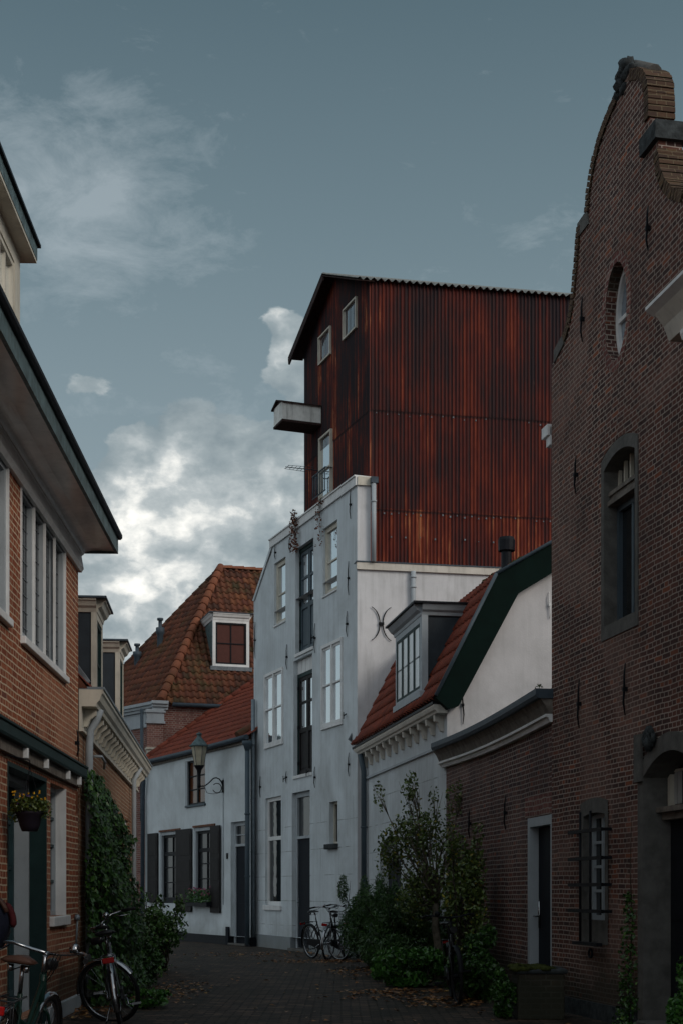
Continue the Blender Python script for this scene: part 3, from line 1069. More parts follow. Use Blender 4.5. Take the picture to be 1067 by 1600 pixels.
# dormer with cream windows
WD = WL1.shifted(-.25)
ds1 = WD.s(32)
ZD0, ZD1 = ZE + .55, 7.50
dl = 4.2
dwin = [(ds1 - .18 - .75 * (k + 1), ds1 - .18 - .75 * k - .08, ZD0 + .35, ZD1 - .16) for k in range(4)]
b = MB()
b.panel(WD, rect(ds1 - dl, ds1, ZD0, ZD1), [rect(*r) for r in dwin], 0, .08)
b.poly([WD.pt(ds1, ZD0, 0), WD.pt(ds1, ZD1, 0), WD.pt(ds1, ZD1, -2.6), WD.pt(ds1, ZD0 + .3, -2.0)])
b.poly([WD.pt(ds1 - dl, ZD0, 0), WD.pt(ds1 - dl, ZD1, 0), WD.pt(ds1 - dl, ZD1, -2.6), WD.pt(ds1 - dl, ZD0 + .3, -2.0)])
do = b.build('dormer', 'paint_cream', L1)
b = MB()
b.box(WD, ds1 - dl - .12, ds1 + .12, ZD1, ZD1 + .03, -2.6, .14)
b.build('soffit', 'paint_cream', do)
b = MB()
b.box(WD, ds1 - dl - .12, ds1 + .13, ZD1 + .031, ZD1 + .17, -2.6, .145)
b.build('fascia', 'patina', do)
b = MB()
b.box(WD, ds1 - dl - .16, ds1 + .17, ZD1 + .171, ZD1 + .20, -2.65, .175)
b.build('roof_edge', 'paint_black', do)
for r in dwin:
    window(L1, WD, r, rec=.07, fw=.05, fm='paint_cream', gm='glass_sky', cols=(.5,), rows=(.5,))

# ================================================================ second house on the left: cream cornice, two dormers
L2 = thing('brick_house', 'low tan brick house with cream bracketed cornice and two dormers, behind the tall ivy', 'house', WL2.pt(4, 0, -2))
LEN2 = WL2.s(213)
b = MB()
b.panel(WL2, rect(0, LEN2, 0, 3.30), [rect(4.6, 5.5, 1.0, 2.5), rect(7.0, 7.9, 1.0, 2.5)], 0, .1)
b.poly([WL2.pt(LEN2, 0, 0), WL2.pt(LEN2, 3.5, 0), WL2.pt(LEN2, 3.5, -5), WL2.pt(LEN2, 0, -5)])
b.build('wall', 'brick_tan', L2)
for r in ((4.6, 5.5, 1.0, 2.5), (7.0, 7.9, 1.0, 2.5)):
    window(L2, WL2, r, rec=.1, fm='paint_white', cols=(.5,), rows=(.33, .66), sill=(.06, .04, .03))
b = MB()
b.box(WL2, -.0, LEN2 + .02, 3.12, 3.40, .001, .03)
b.box(WL2, -.0, LEN2 + .02, 3.12, 3.15, .03, .05)
b.build('frieze', 'paint_cream', L2)
k = 0
sx = .30
while sx < LEN2 - .1:
    b = MB()
    b.shape(WL2.shifted(0, sx), [(0, 0)], 0, 0) if False else None
    b.prism([WL2.pt(sx - .045, z, o) for o, z in ((.031, 3.20), (.07, 3.20), (.10, 3.28), (.17, 3.33), (.17, 3.398), (.031, 3.398))],
            [WL2.pt(sx + .045, z, o) for o, z in ((.031, 3.20), (.07, 3.20), (.10, 3.28), (.17, 3.33), (.17, 3.398), (.031, 3.398))])
    b.build('bracket', 'paint_cream', L2)
    sx += .46
b = MB()
b.profile(WL2, [(0, 3.40), (.19, 3.40), (.20, 3.44), (.23, 3.47), (.25, 3.53), (.27, 3.55), (.27, 3.59), (0, 3.59)], -.0, LEN2 + .2)
b.build('cornice', 'paint_cream', L2)
b = MB()
b.box(WL2, -.0, LEN2 + .22, 3.591, 3.62, .0, .285)
b.build('gutter', 'zinc', L2)
ang = R(52)
v = -WL2.n * math.cos(ang) + Vector((0, 0, math.sin(ang)))
wn = WL2.n * math.sin(ang) + Vector((0, 0, math.cos(ang)))
e0, e1 = WL2.pt(0, 3.6, .10), WL2.pt(LEN2 + .1, 3.6, .10)
b = MB()
b.wavy(e0, WL2.d, v, [e0, e1, e1 + v * 2.3, e0 + v * 2.3], .22, .025, .32, .03, wn=wn)
b.build('roof', 'tiles_red', L2)
b = MB()
b.poly([e0 + v * 2.3, e1 + v * 2.3, WL2.pt(LEN2 + .1, 3.6, -3), WL2.pt(0, 3.6, -3)])
b.poly([e0, e0 + v * 2.3, WL2.pt(0, 3.6, -3)])
b.poly([e1, e1 + v * 2.3, WL2.pt(LEN2 + .1, 3.6, -3)])
b.build('rear_roof', 'tiles_dark', L2)
b = MB()    # lead valley patch against the taller house
p0 = [e0 + WL2.d * .02 + v * .05 + wn * .07, e0 + WL2.d * .34 + v * .10 + wn * .08, e0 + WL2.d * .26 + v * .55 + wn * .09, e0 + WL2.d * .02 + v * 1.0 + wn * .09]
b.prism(p0, [p - wn * .05 for p in p0])
b.build('lead_flashing', 'lead', L2)


def small_dormer(par, W, sa, sb, z0, z1, slope_pt, cheek='slate_cladding', trim='paint_cream', win_rows=(.5,), win_cols=(.5,), gm='glass_dark', fm='paint_green', depth=1.3, o=0.0, corn=.16, cornm=None):
    """box dormer: front frame with window, boarded cheeks, moulded cornice, flat roof"""
    Wd = W.shifted(o)
    m = MB()
    m.panel(Wd, rect(sa - .02, sb + .02, z0 - .02, z1), [rect(sa + .07, sb - .07, z0 + .06, z1 - .08)], 0, .08)
    for q0, q1 in ((sa - .02, sa + .0), (sb, sb + .02)):
        m.box(Wd, q0, q1, z0 - .02, z1, -.07, -.001)
    d_ = m.build('dormer', trim, par)
    for q in (sa, sb):
        m = MB()
        m.poly([Wd.pt(q, z0, -.02), Wd.pt(q, z1, -.02), Wd.pt(q, z1, -depth), Wd.pt(q, z1 - .1, -depth)])
        m.build('cheek', cheek, d_)
    m = MB()
    prof = [(-depth, z1), (.01, z1), (.02, z1 + corn * .3), (.06, z1 + corn * .45), (.09, z1 + corn * .8), (.11, z1 + corn * .85), (.11, z1 + corn), (-depth, z1 + corn)]
    m.profile(Wd, prof, sa - .02, sb + .02)
    # returns of the cornice along both cheeks
    for q, sg in ((sa - .02, -1), (sb + .02, 1)):
        side = [(0, z1), (.02, z1 + corn * .3), (.05, z1 + corn * .45), (.08, z1 + corn * .8), (.10, z1 + corn * .85), (.10, z1 + corn), (0, z1 + corn)]
        m.prism([Wd.pt(q + sg * a, z, .0) for a, z in side], [Wd.pt(q + sg * a, z, -depth) for a, z in side])
    m.build('cornice', cornm or trim, d_)
    m = MB()
    m.box(Wd, sa - .14, sb + .14, z1 + corn + .001, z1 + corn + .025, -depth, .13)
    m.build('flat_roof', 'zinc_dark', d_)
    window(par, Wd, (sa + .07, sb - .07, z0 + .06, z1 - .08), rec=.07, fw=.05, fm=fm, gm=gm, cols=win_cols, rows=win_rows)
    return d_


small_dormer(L2, WL2, WL2.s(152, .02), WL2.s(161, .02), 3.68, WL2.z(152, 962), 0, o=.02, depth=1.25)
small_dormer(L2, WL2, WL2.s(188, .02), WL2.s(193.5, .02), 3.72, WL2.z(188, 1024), 0, o=.02, depth=1.25)
# white downpipes
q = WL2.pt(.42, 3.3, .14)
downpipe(L2, [WL2.pt(.42, 3.42, .20), WL2.pt(.42, 3.30, .16), WL2.pt(.42, 3.18, .09), WL2.pt(.42, 3.0, .075), WL2.pt(.42, .1, .075)], .045, 'paint_grey')
sx = WL2.s(210, .08)
downpipe(L2, [WL2.pt(sx, 3.42, .2), WL2.pt(sx, 3.2, .08), WL2.pt(sx, .1, .08)], .04, 'paint_grey')
b = MB()
b.tube([WL2.pt(1.7, 3.0, .0), WL2.pt(1.75, 3.0, .10), WL2.pt(1.95, 2.95, .12), WL2.pt(2.3, 2.9, .08)], .018, 6)
b.build('conduit', 'paint_grey', L2)

# ================================================================ hipped brick house at the back
C0 = Vector((-5.35, 42.0, 7.03))
wdir = Vector((.955, .296, 0)).normalized()
ddir = Vector((-.296, .955, 0)).normalized()
WHF = Wall(C0.x, C0.y, d=wdir, out=(.296, -.955))
HB = thing('hipped_house', 'brick house under a steep mossy pantile hip roof, behind the white cottage', 'house', (C0.x + 3, C0.y + 5, 0))
ldir = Vector((-.634, .773, 0)).normalized()
C1 = C0 + ldir * 6.5
aa, bb = 4.113, 2.727
A = C0 + ddir * aa + wdir * bb
A.z = 11.97
b = MB()
CE = C0 + wdir * 9
b.poly([(C0.x, C0.y, 0), (CE.x, CE.y, 0), (CE.x, CE.y, 7.0), (C0.x, C0.y, 7.0)])
b.poly([(C0.x, C0.y, 0), (C1.x, C1.y, 0), (C1.x, C1.y, 7.0), (C0.x, C0.y, 7.0)])
b.build('wall', 'brick_old', HB)
# front slope
vF = (ddir * math.cos(R(50.2)) + Vector((0, 0, math.sin(R(50.2)))))
nF = -ddir * math.sin(R(50.2)) + Vector((0, 0, math.cos(R(50.2))))
E0 = C0 - ddir * .12 + Vector((0, 0, -.14))
AR = A + wdir * 7
b = MB()
b.wavy(E0, wdir, vF, [E0 - wdir * .1, E0 + wdir * 9, AR, A], .20, .036, .28, .03, wn=nF, samples=8)
b.build('roof', 'tiles_old', HB)
# left slope
perp = Vector((ldir.y, -ldir.x, 0))
if perp.dot(A - C0) < 0:
    perp = -perp
rise = A.z - C0.z
run = (A - C0).dot(perp)
sl = math.atan2(rise, run)
vL = perp * math.cos(sl) + Vector((0, 0, math.sin(sl)))
nL = -perp * math.sin(sl) + Vector((0, 0, math.cos(sl)))
ray = Vector(((195 - CX) / F, 1, (HY - 1042) / F))
cp = Vector((0, 0, EYE))
tt = (C0 - cp).dot(nL) / ray.dot(nL)
Bp = cp + ray * tt
Bd = (Bp - A)
B2 = A + Bd * 1.12
E1 = C0 - perp * .12 + Vector((0, 0, -.14))
E1e = E1 + ldir * 3.6
b = MB()
b.wavy(E1, -ldir, vL, [E1, E1e, E1e + (B2 - E1e) * .999, A], .20, .045, .28, .018, wn=nL, samples=8)
b.build('roof', 'tiles_dark', HB)
b = MB()
D1 = A + ddir * 5 + wdir * 2
b.poly([A, B2, (B2.x + 1, B2.y + 2, 7), (D1.x, D1.y, 7)])
b.poly([A, AR, (AR.x, AR.y + 4, 7), (D1.x, D1.y, 7)])
b.build('rear_roof', 'tiles_dark', HB)


def ridge(mb, p0, p1, n, r0=.11, flip=False, upv=Vector((0, 0, 1))):
    p0, p1 = Vector(p0), Vector(p1)
    d = (p1 - p0)
    L = d.length / n
    d.normalize()
    a = d.cross(upv).normalized()
    upv = a.cross(d).normalized()
    for i in range(n):
        q0, q1 = p0 + d * L * i, p0 + d * (L * (i + 1) + .05)
        ring = []
        for q, r in ((q0, r0 * 1.22), (q1, r0 * .92)):
            for j in range(9):
                t = math.pi * (j / 8)
                ring.append(q + a * math.cos(t) * r + upv * (math.sin(t) * r))
        fs = [(j, j + 1, 9 + j + 1, 9 + j) for j in range(8)] + [tuple(range(9))[::-1]]
        uvv = (i + .5, rnd() * 90)
        mb.add(ring, fs, True, uvs=[[uvv] * len(f) for f in fs])
        mb.sm.discard(len(mb.f) - 1)
    mb.keep = True
    return mb


b = MB()
ridge(b, E0 + Vector((0, 0, .06)), A + Vector((0, 0, .03)), 19, .125)
ridge(b, AR + Vector((0, 0, .0)), A, 18, .10)
b.build('ridge', 'ridge_tiles', HB)
b = MB()
ridge(b, B2, A, 16, .08)
b.build('ridge', 'tiles_dark', HB)
# gutters and classical corner
b = MB()
g0, g1 = E0 + wdir * .35, E0 + wdir * 9
b.tube([g0 - ddir * .04 + Vector((0, 0, -.03)), g1 - ddir * .04 + Vector((0, 0, -.03))], .06, 8)
b.build('gutter', 'zinc_dark', HB)
WLS = Wall(C0.x, C0.y, d=ldir, out=-perp)
b = MB()
for z0, z1, q in ((6.86, 6.95, .24), (6.78, 6.86, .18), (6.70, 6.78, .12)):
    b.box(WHF, -.18 - q * .4, .22, z0, z1 - .001, .0, q)
    b.box(WLS, .02, 6.4, z0, z1 - .001, .0, q)
b.build('cornice', 'paint_grey', HB)
WHF2 = Wall(C0.x, C0.y, d=wdir, out=(.296, -.955))
for s0, s1 in ((-.42, .10),):
    b = MB()
    b.box(WHF, s0, s1, 6.35, 6.70, .02, .16)
    b.box(WHF, s0 - .04, s1 + .04, 6.60, 6.66, .02, .20)
    b.box(WHF, s0 - .03, s1 + .03, 6.28, 6.35, .02, .19)
    b.build('capital', 'paint_grey', HB)
    b = MB()
    b.box(WHF, s0 + .02, s1 - .02, 0, 6.28, .0, .12)
    b.build('pilaster', 'brick_old', HB)
b = MB()
b.box(WHF, -.42, .14, 5.15, 5.55, .0, .30)
b.box(WHF, -.45, .17, 5.50, 5.56, .0, .34)
b.build('box_gutter', 'paint_cream', HB)
b = MB()
b.box(WLS, .5, 6.4, 6.25, 6.70, .001, .04)
b.build('frieze', 'paint_grey', HB)
downpipe(HB, [WHF.pt(-.55, 6.7, .1), WHF.pt(-.55, 3.4, .1)], .05, 'zinc_dark')
# dormer with red blind
Pd = C0 + wdir * 2.0 + ddir * .87
WDH = Wall(Pd.x, Pd.y, d=wdir, out=(.296, -.955))
sa, sb = WDH.s(334), WDH.s(389)
zb_, zt_ = WDH.z(340, 1040), WDH.z(340, 968)
dm = small_dormer(HB, WDH, sa, sb, zb_, zt_, 0, cheek='patina', trim='paint_white', gm='blind_red', fm='paint_black', win_rows=(.5,), win_cols=(.5,), depth=2.0, corn=.20)
b = MB()
b.box(WDH, sa - .10, sb + .10, zb_ - .14, zb_ - .02, -.1, .05)
b.build('lead_apron', 'lead', dm)
for x, y0, y1 in ((251, 965, 1008), (215, 1005, 1036)):
    ray = Vector(((x - CX) / F, 1, (HY - y1) / F))
    tt = (C0 - cp).dot(nL) / ray.dot(nL)
    Q = cp + ray * tt
    h = (y1 - y0) / F * Q.y
    b = MB()
    b.lathe(Q - Vector((0, 0, .15)), [(.10, 0), (.10, h * .55), (.14, h * .6), (.14, h * .8), (.06, h * .82), (.06, h + .05), (.10, h + .06), (.10, h + .13), (0, h + .14)], 10)
    b.build('vent_pipe', 'zinc_dark', HB)

# ================================================================ white cottage
CT = thing('cottage', 'small white plastered cottage with dark shutters and red pantile roof, left of the warehouse', 'house', WC.pt(3.8, 0, -2))
LC = 7.75
w1 = pxrect(WC, 251, 282, 1301, 1411)
w2 = pxrect(WC, 304, 336, 1294, 1406)
wu = pxrect(WC, 293, 321, 1190, 1259)
dr = (WC.s(387), WC.s(361), 0.02, WC.z(361, 1285))
b = MB()
b.panel(WC, rect(0, LC, .22, 5.02), [rect(*w1), rect(*w2), rect(*wu), rect(dr[0], dr[1], .22, dr[3])], 0, .14)
b.poly([WC.pt(LC, 0, 0), WC.pt(LC, 5.0, 0), WC.pt(LC, 5.0, -6), WC.pt(LC, 0, -6)])
b.build('wall', 'plaster_cottage', CT)
b = MB()
b.box(WC, dr[1] + .02, LC, 0, .22, -.2, .025)
b.box(WC, 0, dr[0] - .01, 0, .22, -.2, .025)
b.build('plinth', 'paint_black', CT)
for r in (w1, w2):
    w = window(CT, WC, r, rec=.13, fw=.16, fm='paint_black', sm='paint_black', gm='glass_curtain', cols=(.5,), rows=(.25, .5, .75), midbar=[('z', .68, .07)], name='window')
    b = MB()
    b.box(WC, r[0] + .004, r[0] + .09, r[2], r[3] - .004, -.075, -.01)
    b.box(WC, r[1] - .09, r[1] - .004, r[2], r[3] - .004, -.075, -.01)
    b.box(WC, r[0] + .09, r[1] - .09, r[3] - .09, r[3] - .006, -.075, -.012)
    b.build('outer_frame', 'paint_grey', w)
    b = MB()
    b.box(WC, r[0] - .05, r[1] + .05, r[3] + .005, r[3] + .06, .0, .03)
    b.build('lintel', 'wood_brown', w)
w = window(CT, WC, wu, rec=.10, fw=.05, fm='paint_black', gm='glass_amber', cols=(.5,), rows=(.33, .66), midbar=[('s', .5, .09)], sill=(.06, .05, .06), sillm='paint_bluegrey')
b = MB()
b.box(WC, wu[1] - .02, wu[1] + .13, wu[2], wu[3] + .02, -.02, .012)
b.build('architrave', 'paint_grey', w)
for x0, x1, yt, yb, swing in ((234, 249, 1303, 1410, 0), (278, 302, 1297, 1424, 0), (332, 347, 1291, 1426, 0)):
    s0, s1 = sorted((WC.s(x0), WC.s(x1)))
    z1, z0 = WC.z(x0 if swing == 0 else (x0 + x1) / 2, yt), WC.z(x0 if swing == 0 else (x0 + x1) / 2, yb)
    if swing > 10:
        z0, z1 = w1[2] - .02, w1[3] + .02
    hinge = s1 if swing else s0
    wd = (s1 - s0)
    dirv = WC.d * math.cos(R(swing)) + WC.n * math.sin(R(swing)) * (1 if not swing else -1)
    if swing:
        Wx = Wall(WC.pt(s1, 0, .05).x, WC.pt(s1, 0, .05).y, d=(-WC.d * math.cos(R(swing)) + WC.n * math.sin(R(swing))), out=WC.n)
    else:
        Wx = Wall(WC.pt(s0, 0, .03).x, WC.pt(s0, 0, .03).y, d=WC.d, out=WC.n)
    b = MB()
    b.box(Wx, 0, wd, z0, z1, .0, .035)
    for q0, q1 in ((.06, .32), (.37, .63), (.68, .94)):
        b.box(Wx, .07, wd - .07, z0 + (z1 - z0) * q0, z0 + (z1 - z0) * q1, .034, .043)
    b.build('shutter', 'shutter_brown', CT, bevel=.005)
door(CT, WC, dr, rec=.16, fw=.10, fm='paint_grey', dm='door_navy', light=.55, lightrows=(.5,), handle=True)
b = MB()
b.box(WC, dr[0] - .01, dr[1] + .02, 0, .05, -.2, .08)
b.build('doorstep', 'stone_grey', CT, bevel=.01)
b = MB()
b.box(WC, dr[1] + .02, dr[1] + .20, 0, .45, .026, .06)
b.build('plinth_block', 'door_navy', CT)
b = MB()
s_ = WC.s(356)
b.box(WC, s_ - .05, s_ + .05, WC.z(356, 1342), WC.z(356, 1333), .0, .02)
b.build('number_plate', 'paint_black', CT)
b = MB()
b.box(WC, 0, LC, 4.93, 5.02, 0.001, .06)
b.build('eave_board', 'wood_grey', CT)
# gutter, slightly sagging
b = MB()
pts = [WC.pt(LC + .15 - (LC + .2) * i / 10, 5.06 - .02 * math.sin(math.pi * i / 10), .13) for i in range(11)]
b.tube(pts, .065, 8)
b.build('gutter', 'zinc_dark', CT)
ang = R(36)
v = -WC.n * math.cos(ang) + Vector((0, 0, math.sin(ang)))
wn = WC.n * math.sin(ang) + Vector((0, 0, math.cos(ang)))
e0, e1 = WC.pt(-.0, 5.06, .10), WC.pt(LC + .1, 5.06, .10)
b = MB()
b.wavy(e1, -WC.d, v, [e1, e0, e0 + v * 5.0, e1 + v * 5.0], .215, .03, .33, .03, wn=wn)
b.build('roof', 'tiles_red', CT)
b = MB()
ridge(b, e1 + wn * .03, e1 + v * 5.0 + wn * .03, 14, .09)
b.build('verge_tiles', 'tiles_red', CT)
b = MB()
hp = WC.pt(.55, 5.12, .08)
ridge(b, hp, hp - WC.n * 1.6 - WC.d * .0 + Vector((0, 0, 1.15)), 4, .12)
b.build('hip_tiles', 'tiles_old', CT)
b = MB()
b.poly([e0 + v * 5, e1 + v * 5, WC.pt(LC + .1, 5.0, -8), WC.pt(0, 5.0, -8)])
b.poly([e1, e1 + v * 5, WC.pt(LC + .1, 5.0, -8)])
b.build('rear_roof', 'tiles_dark', CT)
sx = WC.s(387, .12)
downpipe(CT, [WC.pt(sx, 4.75, .12), WC.pt(sx, .05, .12)], .06, 'paint_bluegrey', hopper=WC.pt(sx, 4.72, .12), clips=[WC.pt(sx, 3.2, .12), WC.pt(sx, 1.7, .12)])
sx = WC.s(225, .12)
downpipe(CT, [WC.pt(sx, 4.95, .14), WC.pt(sx, 4.5, .12), WC.pt(sx + .12, 4.1, .1), WC.pt(sx + .12, .05, .12)], .06, 'zinc_dark', hopper=WC.pt(sx, 4.72, .14))
b = MB()
s_ = WC.s(350)
b.tube([WC.pt(s_, 4.2, .015), WC.pt(s_, 1.0, .015)], .010, 5)
b.build('cable', 'paint_grey', CT)

# ================================================================ warehouse: white front, rusty upper storeys
TW = thing('warehouse', 'tall narrow warehouse, white plaster below and rusty corrugated iron above, with hoist box', 'warehouse', WT.pt(3.4, 0, -3))
LT = WT.s(397)
ZP = WT.z(562, 742)
ZS = WTS.z(562, 880)
ZSL = WT.z(398, 938)
sk = WT.s(425)
outl = [(0, .30), (LT, .30), (LT, ZSL), (LT - .12, ZSL + .12), (sk, ZP - .28), (sk, ZP), (0, ZP)]
wA = pxrect(WT, 428.7, 446.5, 881.5, 979)
wB = pxrect(WT, 462, 490, 859, 1023)
wC_ = pxrect(WT, 504.5, 527, 827, 932.6)
wD = pxrect(WT, 414.5, 443.5, 1055, 1168)
wE = pxrect(WT, 459, 488, 1033.5, 1213)
wF = pxrect(WT, 503.5, 536, 1010, 1138)
wG = pxrect(WT, 414.8, 439.5, 1248, 1414)
wDo = (WT.s(484.5), WT.s(456.5), .30, WT.z(456.5, 1239.5))
wI = pxrect(WT, 514.5, 527.5, 1253.5, 1319)
b = MB()
b.panel(WT, outl, [rect(*r) for r in (wA, wB, wC_, wD, wE, wF, wG, wI)] + [rect(wDo[0], wDo[1], .3001, wDo[3])], 0, .2)
b.build('wall', 'plaster_blue', TW)
b = MB()
b.box(WT, wDo[1] + .02, LT + .03, 0, .30, -.3, .03)
b.box(WT, -.03, wDo[0] - .02, 0, .30, -.3, .03)
b.build('plinth', 'plaster_plinth', TW)
# long side wall and the thick head of the front wall
b = MB()
b.poly([WTS.pt(0, 0, 0), WTS.pt(7.5, 0, 0), WTS.pt(7.5, ZS, 0), WTS.pt(0, ZS, 0)])
T0 = .27
b.poly([WTS.pt(0, ZS, 0), WTS.pt(T0, ZS, 0), WTS.pt(T0, ZP - .01, 0), WTS.pt(0, ZP - .01, 0)])
b.poly([WT.pt(LT, 0, 0), WT.pt(LT, ZSL, 0), WT.pt(LT, ZSL, -7), WT.pt(LT, 0, -7)])
q = [WT.pt(0, ZS, -T0), WT.pt(LT, ZS, -T0), WT.pt(LT, ZSL, -T0), WT.pt(sk, ZP, -T0), WT.pt(0, ZP, -T0)]
b.poly(q)
b.poly([WT.pt(LT, ZSL, 0), WT.pt(sk, ZP, 0), WT.pt(sk, ZP, -T0), WT.pt(LT, ZSL, -T0)])
b.poly([WT.pt(0, ZS, 0), WT.pt(LT, ZS, 0), WT.pt(LT, ZS, -7), WTS.pt(7.5, ZS, 0)])
b.build('side_wall', 'plaster_side', TW)
b = MB()        # white coping boards
b.box(WT, -.02, sk + .05, ZP - .17, ZP, .002, .045)
b.box(WT, -.02, sk + .05, ZP + .001, ZP + .03, -T0 - .02, .07)
b.build('parapet_board', 'paint_white', TW)
b = MB()
a_, c_ = (LT + .03, ZSL), (sk + .02, ZP - .17)
b.prism([WT.pt(a_[0], a_[1], .03), WT.pt(a_[0] - .13, a_[1] - .02, .03), WT.pt(c_[0] - .10, c_[1], .03), WT.pt(c_[0], c_[1] + .05, .03)],
        [WT.pt(a_[0], a_[1], -.05), WT.pt(a_[0] - .13, a_[1] - .02, -.05), WT.pt(c_[0] - .10, c_[1], -.05), WT.pt(c_[0], c_[1] + .05, -.05)])
b.build('gable_coping', 'plaster_blue', TW)
b = MB()
b.box(WTS, .0, T0 + .02, ZP - .17, ZP + .0, .002, .05)
b.build('parapet_end', 'paint_cream', TW)
b = MB()
b.box(WTS, -.02, 7.5, ZS - .13, ZS + .01, .002, .06)
b.build('side_cornice', 'paint_sand', TW)
b = MB()
b.box(WTS, -.03, 7.5, ZS + .011, ZS + .035, -.3, .075)
b.build('cornice_flashing', 'zinc_dark', TW)

# windows of the white front
kw = dict(rec=.12, fd=.06)
for r in (wA, wC_):
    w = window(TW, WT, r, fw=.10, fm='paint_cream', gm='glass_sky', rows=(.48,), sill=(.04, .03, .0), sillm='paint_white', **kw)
for r, k in ((wD, 0), (wF, 1)):
    w = window(TW, WT, r, rec=.035, fd=.07, fw=.07, fm='paint_white', gm='glass_sky', cols=(), rows=(.5,), midbar=[('s', .5, .09)], sill=(.05, .04, .0))
    b = MB()
    b.box(WT, r[0], r[1], r[3] - .12, r[3] - .003, -.034, -.0)
    b.build('head_board', 'paint_white', w)
w = window(TW, WT, wG, fw=.09, fm='paint_white', gm='glass_dark', rows=(.62,), midbar=[('z', .62, .09)], sill=(.12, .05, .05), sillm='paint_white', **kw)
b = MB()
s0, s1, z0, z1 = wG
zz = z0 + (z1 - z0) * .62
for k in range(6):
    s_ = s0 + .12 + k * .02
    b.box(WT, s0 + .12 + .0, s0 + .12 + .14, z0 + .12 + k * .27, z0 + .12 + k * .27 + .14, -.138, -.132)
b.build('curtain', 'curtain', w)


def loading_doors(r, lintel=0.0, wood='paint_bluegrey', low='paint_bluegrey'):
    s0, s1, z0, z1 = r
    rec = .14
    if lintel:
        m = MB()
        n_ = 9
        for i in range(n_):
            a = s0 + (s1 - s0) * i / n_
            m.box(WT, a + .004, a + (s1 - s0) / n_ - .004, z1 - lintel, z1 - .003, -.12, -.10 + .006 * (i % 2))
        m.build('lintel_boards', 'paint_white', TW)
        z1 -= lintel
    m = MB()
    m.box(WT, s0 + .003, s0 + .06, z0, z1 - .003, -rec - .04, -rec + .05)
    m.box(WT, s1 - .06, s1 - .003, z0, z1 - .003, -rec - .04, -rec + .05)
    m.box(WT, s0 + .06, s1 - .06, z1 - .09, z1 - .005, -rec - .04, -rec + .048)
    fr = m.build('loading_door_frame', wood, TW)
    zm = z0 + (z1 - z0) * .42
    mid = (s0 + s1) / 2
    for a, c in ((s0 + .06, mid - .008), (mid + .008, s1 - .06)):
        m = MB()
        m.box(WT, a, a + .065, z0, z1 - .09, -rec - .02, -rec + .03)
        m.box(WT, c - .065, c, z0, z1 - .09, -rec - .02, -rec + .03)
        for zz, h in ((z0, .12), (zm, .10), (zm + (z1 - .09 - zm) * .52, .05), (z1 - .17, .08)):
            m.box(WT, a + .065, c - .065, zz, zz + h, -rec - .02, -rec + .028)
        m.box(WT, a + .065, c - .065, z0 + .12, zm, -rec - .02, -rec + .002)
        m.box(WT, a + .11, c - .11, z0 + .17, zm - .05, -rec - .0, -rec + .014)
        d_ = m.build('door_leaf', low, TW)
        m = MB()
        m.box(WT, a + .065, c - .065, zm + .1, z1 - .17, -rec - .01, -rec + .003)
        m.build('pane', 'glass_sky', d_)
    m = MB()
    for zz in (z0 + .25, zm + .1, z1 - .35):
        m.box(WT, s1 - .09, s1 - .02, zz, zz + .07, -rec + .031, -rec + .06)
    m.build('hinge', 'iron', fr)
    m = MB()
    m.box(WT, s0, s1, z0 - .07, z0 - .002, -.14, .03)
    m.build('threshold', 'paint_white', fr)


loading_doors(wB, wood='paint_green')
loading_doors(wE, lintel=.30, wood='paint_green', low='shutter_brown')
door(TW, WT, (wDo[0], wDo[1], .06, wDo[3]), rec=.16, fw=.11, fm='paint_grey', dm='door_navy', light=.98, gm='glass_curtain', panels=False, hs=-1)
b = MB()
b.box(WT, wDo[0] - .02, wDo[1] + .02, 0, .06, -.3, .10)
b.build('doorstep', 'stone_grey', TW)
w = window(TW, WT, wI, fw=.05, fm='paint_cream', gm='glass_dark', rec=.16, fd=.06)
b = MB()
s0, s1, z0, z1 = wI
b.box(WT, s0 - .03, s1 + .10, z0 - .11, z0 - .002, -.1, .09)
b.build('sill', 'stone_dark', w, bevel=.01)
for x, a, c in ((549, 766, 811), (454.3, 839, 862), (432, 853, 874), (546, 877, 930), (543.5, 955, 995), (400.3, 972, 1029), (449.7, 1007, 1046), (493.4, 974, 1020),
                (408.3, 1213, 1246), (493.4, 1198, 1231), (546.4, 1176, 1213), (449, 1205, 1224)):
    anchor(TW, WT, x, a, c)
for x, y in ((447, 1218), (483, 1208), (541, 1119), (491, 998)):      # iron shutter stays
    b = MB()
    s_, z_ = WT.s(x), WT.z(x, y)
    b.tube([WT.pt(s_, z_ + .05, .0), WT.pt(s_, z_, .06), WT.pt(s_ - .10, z_, .09)], .012, 5)
    b.tube([WT.pt(s_ - .08, z_ - .07, .09), WT.pt(s_ - .08, z_ + .07, .09)], .010, 5)
    b.build('shutter_stay', 'iron', TW)
sx = WT.s(396, .09)
downpipe(TW, [WT.pt(sx, WT.z(396, 1093, .09), .09), WT.pt(sx, .05, .09)], .05, 'zinc', clips=[WT.pt(sx, z, .09) for z in (4.9, 3.6, 2.3, 1.1)])
